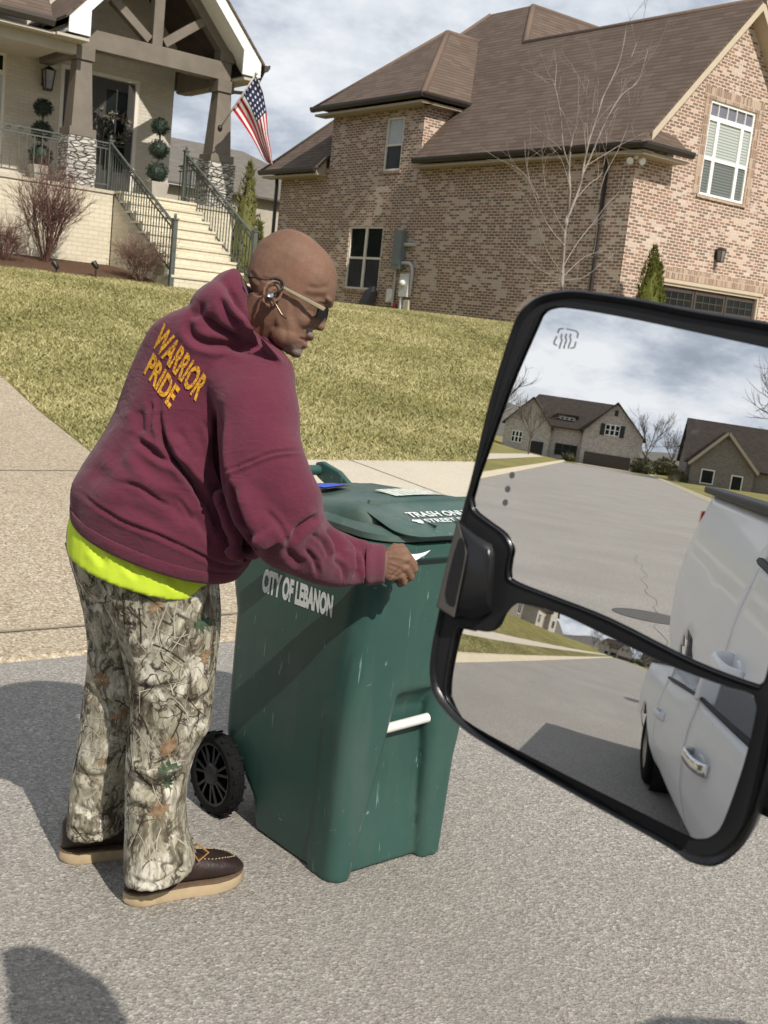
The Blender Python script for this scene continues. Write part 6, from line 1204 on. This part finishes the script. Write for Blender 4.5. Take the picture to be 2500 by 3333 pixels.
for nm, a0, par in (('door_handle', -.28, fd), ('door_handle', -1.32, rd_)):
    mb = MB('ab'); z = .95; path = [(a0-.02, .235, z), (a0, .268, z+.003), (a0+.06, .285, z+.006), (a0+.13, .283, z+.004), (a0+.19, .268, z), (a0+.215, .235, z-.004)]
    P = spl(path, 4); mb.loft([[p+np.array([0, .012*math.cos(t), .027*math.sin(t)]) for t in np.linspace(0, 6.283, 13)[:-1]] for p in P]); mb.build(nm, M['chrome'] if par is fd else M['paint'], par, smooth=True, origin=TK['_o'])
    mb = MB('ab'); mb.ell((a0+.10, .230, z), (1, 0, 0), (0, 1, 0), (0, 0, 1), .055, .006, .028, 16, 10); mb.build('handle_cup', M['paint'], par, smooth=True, origin=TK['_o'])
mb = MB('ab')
for a in (-.45, .95, -1.49): mb.tube([(a, bside(a, z)-.004, z) for z in np.linspace(.43, ztop(a-.01)-.005, 14)], .006, 5)
mb.tube([(a, bside(a, .47)+.001, .47) for a in np.linspace(-1.45, .9, 10)], .006, 4); mb.build('door_gap', M['blackmatt'], TK)
mb = MB('ab')                                                       # cab above the belt, roof, bonnet, bed, tail
mb.loft([[(.32, .03, 1.84), (.32, -1.505, 1.86), (-1.5, -1.505, 1.88), (-1.5, .03, 1.86)], [(.28, -.04, 1.89), (.28, -1.49, 1.89), (-1.46, -1.49, 1.91), (-1.46, -.04, 1.91)], [(.1, -.3, 1.925), (.1, -1.25, 1.925), (-1.3, -1.25, 1.94), (-1.3, -.3, 1.94)]])
for b0, b1 in ((.165, .06), (-1.635, -1.515)):
    mb.bar((.98, b0, 1.10), (.30, b1, 1.90), .07, .06); mb.bar((-.45, b0+.01*(1 if b0 > 0 else -1), 1.16), (-.50, b1, 1.9), .10, .04, (1, 0, 0)); mb.bar((-1.46, b0-.06*(b0 > 0), 1.2), (-1.46, b1-.05*(b0 > 0), 1.9), .16, .05, (1, 0, 0))
mb.box(-1.49, -1.45, -1.6, .13, .5, 1.3); mb.box(-1.49, -1.45, -1.5, .04, 1.75, 1.87); mb.build('cab', M['paint'], TK, bevel=.012)
mb = MB('ab'); mb.loft([[(a, b*(1-.0), z+(.05 if -1.2 < b < -.2 else 0)) for b in (.195+t, .05, -.2, -.7, -1.2, -1.5, -1.665-t)] for a, z, t in ((.98, 1.16, 0), (1.6, 1.20, 0), (1.95, 1.20, -.02), (2.12, 1.14, -.06), (2.2, .99, -.1))], cap=False, close=False); mb.build('bonnet', M['paint'], TK, smooth=True, solid=.01)
mb = MB('ab'); mb.box(2.16, 2.2, -1.5, .1, .45, .93); mb.build('grille', M['blackmatt'], TK)
mb = MB('ab'); mb.box(-3.60, -1.5, .09, .175, 1.331, 1.36); mb.box(-3.60, -1.5, -1.645, -1.56, 1.331, 1.36); mb.build('bed_rail', M['blackmatt'], TK, bevel=.008)
mb = MB('ab'); mb.box(-3.63, -3.58, -1.6, .13, .55, 1.3); mb.box(-3.58, -1.5, -1.6, .13, .70, .74); mb.box(-3.57, -1.51, .09, .125, .745, 1.33); mb.box(-3.57, -1.51, -1.59, -1.555, .745, 1.33); mb.build('tailgate', M['paint'], TK, bevel=.01)
mb = MB('ab'); mb.box(-3.64, -3.56, .08, .17, .95, 1.25); mb.build('tail_light', plain('red_lens', (.35, .01, .01), .2, .1), TK, bevel=.01)
mb = MB('ab'); mb.box(-1.45, .9, -1.6, .13, .5, .55); mb.box(-3.55, 2.1, -1.45, .0, .42, .84); mb.box(.85, .95, -1.6, .13, .55, 1.08); mb.build('cab_floor_sun_block', M['blackmatt'], TK)  # floor and bulkhead, plus a solid box added to block sun between the wheels
mb = MB('ab'); mb.add([(-1.38, .175, 1.21), (-.52, .18, 1.17), (-.53, .065, 1.86), (-1.38, .065, 1.87)], [(0, 1, 2, 3)]); mb.build('rear_window', M['glassk'], TK)
mb = MB('ab'); mb.add([(-1.38, -1.645, 1.21), (.75, -1.645, 1.15), (.30, -1.53, 1.86), (-1.38, -1.53, 1.87)], [(0, 1, 2, 3)]); mb.build('far_window_sun_block', M['glassk'], TK)  # opaque pane added to stop sunlight crossing the cab
mb = MB('ab'); mb.tube([(-1.45, .192, 1.215), (-.5, .192, 1.185), (.2, .196, 1.11), (.93, .196, 1.13)], .011, 6); mb.build('window_trim', M['blackmatt'], TK)
for wa, wr in WH:
    for b in (.20, -1.67):
        o_ = np.array([wa, b, wr]); ax = (0, -1 if b > 0 else 1, 0); mb = MB('ab'); mb.lathe([(.23, 0), (.30, -.012), (.37, 0), (.398, .03), (.40, .06), (.40, .22), (.37, .25), (.23, .25)], o_, ax, 36, cap=False); wo = mb.build('wheel', M['tyre'], TK, smooth=True, autos=40)
        mb = MB('ab'); mb.lathe([(.0, .03), (.07, .02), (.09, .05), (.20, .03), (.235, .005), (.235, .2), (.0, .2)], o_, ax, 30); mb.build('rim', plain('alloy', (.35, .35, .36), .3, .1, metal=1.0), wo, smooth=True, autos=40, origin=TK['_o'])
        mb = MB('ab'); mb.lathe([(.465, .05), (.465, .45), (.3, .46)], o_, ax, 30, cap=False); mb.build('wheel_arch', M['blackmatt'], TK)

# ---------------------------------------------------------------- the street behind, seen in the mirror
mb = MB('ab'); mb.poly([(-9.2+.36*math.cos(t), -.05+.36*math.sin(t), .004) for t in np.linspace(0, 6.283, 25)[:-1]]); tag(mb.build('manhole_cover', plain('cast_iron', (.075, .068, .06), .7, .3, 30, 60, .5), None, W(-9.2, 0, 0)), 'round iron manhole cover in the road reflected beside the truck', 'manhole cover')
mb = MB('ab'); pts = [(-.5-i*.35, -.12+.04*math.sin(i*1.7)+.03*math.sin(i*.63)) for i in range(46)]
for p, q_ in zip(pts[:-1], pts[1:]): mb.quad((p[0], p[1]-.003, .003), (p[0], p[1]+.003, .003), (q_[0], q_[1]+.003, .003), (q_[0], q_[1]-.003, .003))
setting(mb.build('road_crack', plain('crack_filler', (.17, .155, .135), .95, .2)))
M['palebrick'] = brick('pale_grey_brick', [(.42, .37, .33), (.50, .46, .42), (.36, .30, .26), (.55, .51, .47), (.28, .23, .20)], (.52, .48, .44), .16); M['greybrick'] = brick('grey_brown_brick', [(.17, .145, .12), (.22, .19, .16), (.13, .11, .095)], (.28, .25, .22), .16)
M['darkroof'] = shingle('dark_roof', [(.042, .034, .029), (.058, .047, .040), (.05, .04, .035), (.068, .055, .047)])
XA = -130.0
def T(b, z): return .63+(b-.63)*1.365, max(0, (z+.42)*1.33)
FH = thing('gabled_house', 'pale brick gabled house with garage at the street end in the mirror', 'house', W(XA, 4, 0))
gableends = [(2.45, -2.45, .06, 2.5, 5.15), (9.0, 5.15, 6.95, 2.3, 4.55)]
mb = MB('ab')
for bl_, br, bp, ze, zp in gableends:
    (x0, z0), (x1, z1), (xp, zp_) = T(bl_, ze), T(br, ze), T(bp, zp); mb.poly([(XA, x0, 0), (XA, x1, 0), (XA, x1, z1), (XA, xp, zp_-.15), (XA, x0, z0)])
    mb.quad((XA, x1, 0), (XA-9, x1, 0), (XA-9, x1, z1), (XA, x1, z1)); mb.quad((XA, x0, 0), (XA-9, x0, 0), (XA-9, x0, z0), (XA, x0, z0))
(x0, z0), (x1, _z) = T(5.15, 2.4), T(2.45, 2.4); mb.quad((XA-1, x0, 0), (XA-1, x1, 0), (XA-1, x1, z0), (XA-1, x0, z0)); mb.build('wall', M['palebrick'], FH)
mb = MB('ab')
for bl_, br, bp, ze, zp in gableends:
    (x0, z0), (x1, z1), (xp, zp_) = T(bl_+.25, ze-.3), T(br-.25, ze-.3), T(bp, zp); mb.quad((XA+.5, x0, z0), (XA+.5, xp, zp_), (XA-8, xp, zp_), (XA-8, x0, z0)); mb.quad((XA+.5, x1, z1), (XA+.5, xp, zp_), (XA-8, xp, zp_), (XA-8, x1, z1))
(x0, z0), (x1, z1), (xe, ze) = T(6.9, 5.0), T(.2, 5.05), T(5.2, 2.35); xl, xr = T(8.6, 0)[0], T(-2.6, 0)[0]
mb.quad((XA-1.4+.9, xl, ze), (XA-.5, xr, ze), (XA-7, x1, z1+.1), (XA-7, x0, z0+.1)); mb.quad((XA-13, xl, ze), (XA-13, xr, ze), (XA-7, x1, z1+.1), (XA-7, x0, z0+.1)); mb.poly([(XA-.5, xr, ze), (XA-13, xr, ze), (XA-7, x1, z1+.1)]); mb.build('roof', M['darkroof'], FH, solid=.12)
mb = MB('ab'); (d0, dz1), (d1, dz0) = T(4.75, 3.55), T(3.3, 2.75); mb.box(XA-4.5, XA-2.2, d1, d0, dz0-1, dz1-.2); mb.build('dormer', M['palebrick'], FH)
mb = MB('ab'); mb.box(XA-4.6, XA-1.9, d1-.35, d0+.35, dz1-.2, dz1+.02); mb.build('dormer_roof', M['darkroof'], FH)
def fw(parent, b0, b1, z0, z1, mat, x=XA, name='window', th=.06, frame=None):
    (x0, zb), (x1, zt_) = T(b0, z0), T(b1, z1); mb = MB('ab')
    if frame: mb.box(x, x+th, min(x0, x1), max(x0, x1), zb, zt_); o = mb.build(name, frame, parent); m2 = MB('ab'); k = 3; wv = (max(x0, x1)-min(x0, x1))/k
    else: mb.box(x, x+th, min(x0, x1), max(x0, x1), zb, zt_); return mb.build(name, mat, parent)
    for i in range(k): m2.box(x+th, x+th+.02, min(x0, x1)+wv*i+.08, min(x0, x1)+wv*(i+1)-.08, zb+.1, (zb+zt_)/2-.05); m2.box(x+th, x+th+.02, min(x0, x1)+wv*i+.08, min(x0, x1)+wv*(i+1)-.08, (zb+zt_)/2+.05, zt_-.1)
    m2.build('pane', mat, o); return o
fw(FH, .75, -.45, 2.3, 3.25, M['glass'], frame=M['white']); fw(FH, 1.15, .78, 2.25, 3.25, M['black'], name='shutter'); fw(FH, -.48, -.85, 2.25, 3.25, M['black'], name='shutter')
fw(FH, 2.1, -1.7, -.42, .68, M['garage'], name='garage_door'); fw(FH, 4.6, 2.75, .0, 1.0, M['glass'], XA-1, frame=M['black']); fw(FH, 6.6, 5.55, -.42, .85, M['dark'], name='entry'); fw(FH, 8.3, 7.4, .5, 1.5, M['glass'], frame=M['white']); fw(FH, .2, -.1, 4.0, 4.5, M['black'], name='gable_vent'); fw(FH, 4.6, 3.45, 2.85, 3.35, M['glass'], XA-2.2, frame=M['white'])
XB = -105.0
def T2(b, z): return .63+(b-.63)*1.47, (z-.3)*1.47+.1
SH = thing('gabled_house', 'grey brick house with big dark roof and double gable at the right of the mirror', 'house', W(XB, -14, 0)); mb = MB('ab')
(l, zt_), (g0, ge), (gp_, gz), (g1, _e) = T2(-4.3, 4.35), T2(-4.75, 1.7), T2(-6.6, 3.7), T2(-8.5, 1.7); e = T2(0, 1.65)[1]
mb.box(XB-10, XB, -26, l-.3, 0, e); mb.poly([(XB+.8, g0, 0), (XB+.8, g1, 0), (XB+.8, g1, ge), (XB+.8, gp_, gz-.2), (XB+.8, g0, ge)]); mb.quad((XB+.8, g0, 0), (XB, g0, 0), (XB, g0, ge), (XB+.8, g0, ge)); mb.quad((XB+.8, g1, 0), (XB, g1, 0), (XB, g1, ge), (XB+.8, g1, ge)); mb.poly([(XB, l-.3, e), (XB-10, l-.3, e), (XB-5, l-.3, zt_-.1)]); mb.build('wall', M['greybrick'], SH)
mb = MB('ab'); mb.quad((XB+.4, -26, e-.1), (XB+.4, l, e-.1), (XB-5, l, zt_), (XB-5, -26, zt_)); mb.quad((XB-10.4, -26, e-.1), (XB-10.4, l, e-.1), (XB-5, l, zt_), (XB-5, -26, zt_))
mb.quad((XB+1.2, g0+.3, ge-.3), (XB+1.2, gp_, gz), (XB-4, gp_, gz), (XB-4, g0+.3, ge-.3)); mb.quad((XB+1.2, g1-.3, ge-.3), (XB+1.2, gp_, gz), (XB-4, gp_, gz), (XB-4, g1-.3, ge-.3)); mb.build('roof', M['darkroof'], SH, solid=.12)
mb = MB('ab')
for s_, gg in ((1, g0+.3), (-1, g1-.3)): mb.bar((XB+1.25, gg, ge-.35), (XB+1.25, gp_, gz-.05), .25, .12, (1, 0, 0))
mb.build('rake_board', M['soffit'], SH)
for b0, b1, z0, z1 in ((-5.4, -6.2, .4, 1.3), (-7.2, -7.9, .0, 1.2)):
    (x0, zb), (x1, z1_) = T2(b0, z0), T2(b1, z1); mb = MB('ab'); mb.box(XB+.8, XB+.86, x1, x0, zb, z1_); mb.build('window', M['white'], SH)
    m2 = MB('ab'); m2.box(XB+.86, XB+.88, x1+.1, x0-.1, zb+.1, z1_-.1); m2.build('pane', M['glass'], [o for o in C.objects if o.parent is SH][-1])
def street_house(a0, a1, b, label, wall, gab):
    z0 = tz(b); t = thing('street_house', label, 'house', W((a0+a1)/2, b, z0)); e = z0+3.3; rdg = z0+7.6; d = 11.0
    mb = MB('ab'); mb.box(a0, a1, b, b+d, z0-1, e); gc, gw = a0+(a1-a0)*gab, 3.2
    mb.poly([(gc-gw, b-1.2, z0-1), (gc+gw, b-1.2, z0-1), (gc+gw, b-1.2, e+.2), (gc, b-1.2, e+3.4), (gc-gw, b-1.2, e+.2)]); mb.quad((gc-gw, b-1.2, z0-1), (gc-gw, b, z0-1), (gc-gw, b, e+.2), (gc-gw, b-1.2, e+.2)); mb.quad((gc+gw, b-1.2, z0-1), (gc+gw, b, z0-1), (gc+gw, b, e+.2), (gc+gw, b-1.2, e+.2)); mb.build('wall', wall, t)
    mb = MB('ab'); mb.poly([(a0-.5, b-.5, e-.1), (a1+.5, b-.5, e-.1), (a1-2.5, b+d/2, rdg), (a0+2.5, b+d/2, rdg)]); mb.poly([(a0-.5, b+d+.5, e-.1), (a1+.5, b+d+.5, e-.1), (a1-2.5, b+d/2, rdg), (a0+2.5, b+d/2, rdg)]); mb.poly([(a0-.5, b-.5, e-.1), (a0-.5, b+d+.5, e-.1), (a0+2.5, b+d/2, rdg)]); mb.poly([(a1+.5, b-.5, e-.1), (a1+.5, b+d+.5, e-.1), (a1-2.5, b+d/2, rdg)])
    for s_ in (-1, 1): mb.quad((gc+s_*(gw+.35), b-1.6, e-.1), (gc, b-1.6, e+3.5), (gc, b+4, e+3.5), (gc+s_*(gw+.35), b+4, e-.1))
    mb.build('roof', M['darkroof'], t, solid=.1)
    for wx, wz, ww, wh, nm in ((gc-1.2, z0+.6, 2.4, 1.7, 'window'), (gc-.6, e+.6, 1.2, 1.3, 'window'), (a0+1, z0+.6, 1.6, 1.7, 'window'), (a1-2.6, z0+.6, 1.6, 1.7, 'window'), (a0+(a1-a0)*(gab+.22 if gab < .5 else gab-.25), z0+.1, 1.1, 2.2, 'door')):
        y = b-1.2 if abs(wx+ww/2-gc) < gw else b; mb = MB('ab'); mb.box(wx, wx+ww, y-.06, y-.003, wz, wz+wh); o = mb.build(nm, M['white'] if nm == 'window' else M['taupe'], t)
        m2 = MB('ab')
        if nm == 'window':
            for k in (0, 1): m2.box(wx+.08+k*ww/2, wx+ww/2-.06+k*ww/2, y-.075, y-.062, wz+.08, wz+wh-.08)
            m2.build('pane', M['glass'], o)
street_house(-22, -8, 21, 'pale brick neighbour house with dark hip roof, nearest behind the truck in the mirror', M['palebrick'], .3)
street_house(-44, -29, 19, 'grey brick neighbour house with dark roof, second along the street in the mirror', M['greybrick'], .7)
street_house(-68, -53, 19, 'pale brick neighbour house, third along the street in the mirror', M['palebrick'], .35)
setting(sheet('far_lawn', M['lawn'], -200, -118, [-4.6, 0, 4.5], .02)); setting(sheet('driveway', M['agg'], -129, -117.9, [-2.6, 0, 3.2], .03))
def bare(label, base, h, r, lev, nm, name='bare_tree'):
    t = thing(name, label, 'tree', W(*base)); m1 = MB('ab'); b = np.array(base, float); tp = b+np.array([0, 0, h*.35]); m1.tube([b, b+(.05, .05, h*.18), tp], [r, r*.85, r*.7], 6); m1.build('trunk', M['bark'], t, uvs=False); m2 = MB('ab')
    for i in range(7): an = rnd.uniform(0, 6.283); grow(m2, b+(tp-b)*rnd.uniform(.55, 1), (math.cos(an)*.7, math.sin(an)*.7, 1.0), h*.38, r*.5, lev, nm, .35, .45)
    m2.build('branches', M['bark'], t, uvs=False)
bare('bare tree behind the left gable of the reflected pale brick house', (-146, 16, 0), 12, .18, 3, 4); bare('large bare tree beside the reflected grey house at the edge of the mirror', (-122, -19.5, 0), 15, .22, 3, 4); bare('small bare tree between the two reflected houses', (-150, -5, 0), 8, .12, 3, 4); bare('slim bare tree on the right between the two reflected houses', (-155, -8.5, 0), 7, .1, 3, 4); bare('small bare street tree in front of the reflected pale house', (-110, 7.6, .3), 6, .09, 3, 4)
M['hedge'] = leaf_mat('dark_shrub', (.05, .055, .025), (.09, .085, .045))
for i, (x, b, s_, lab) in enumerate(((-126, -3.9, 1.3, 'dark evergreen bush at the garage corner of the reflected pale house'), (-140, -7, 1.6, 'olive bush in the gap between the reflected houses'), (-128, 4.2, .8, 'low dark bush under the front window of the reflected pale house'), (-104, -6.3, .8, 'low dark bush in front of the reflected grey house'))):
    t = thing('bush', lab, 'bush', W(x, b, 0)); mb = MB('ab'); cc = np.array([x, b, s_*.55]); mb.ell(cc, (1, 0, 0), (0, 1, 0), (0, 0, 1), s_*.8, s_*.8, s_*.6, 10, 6)
    def cf(): d = nrm(nr.normal(size=3)); return cc+d*np.array([s_, s_, s_*.75])*rnd.uniform(.7, 1.0), d+nr.normal(size=3)*.6
    leaves(mb, 420, cf, .3*s_); mb.build('foliage', M['hedge'], t, uvs=False)
mb = MB('ab'); n = 60; hill = [( -420, -260+520*i/n, 9+7*math.sin(i*.21)+4*math.sin(i*.53+1)) for i in range(n+1)]
mb.loft([[(x, b, 0), (x-60, b, z*.75), (x-120, b, z)] for x, b, z in hill], 0, False, False); M_HILL = plain('wooded_hill', (.10, .09, .075), .95, .45, .5, 1.5, 1.0, fine=3); setting(mb.build('hills', M_HILL))
hill = [(-240+235*i/60, 52, 12+4*math.sin(i*.31)+3*math.sin(i*.83+1)) for i in range(61)]
mb = MB('ab'); mb.loft([[(a, b, 1.5), (a, b+8, z*.75), (a, b+25, z)] for a, b, z in hill], 0, False, False); setting(mb.build('hills', M_HILL))
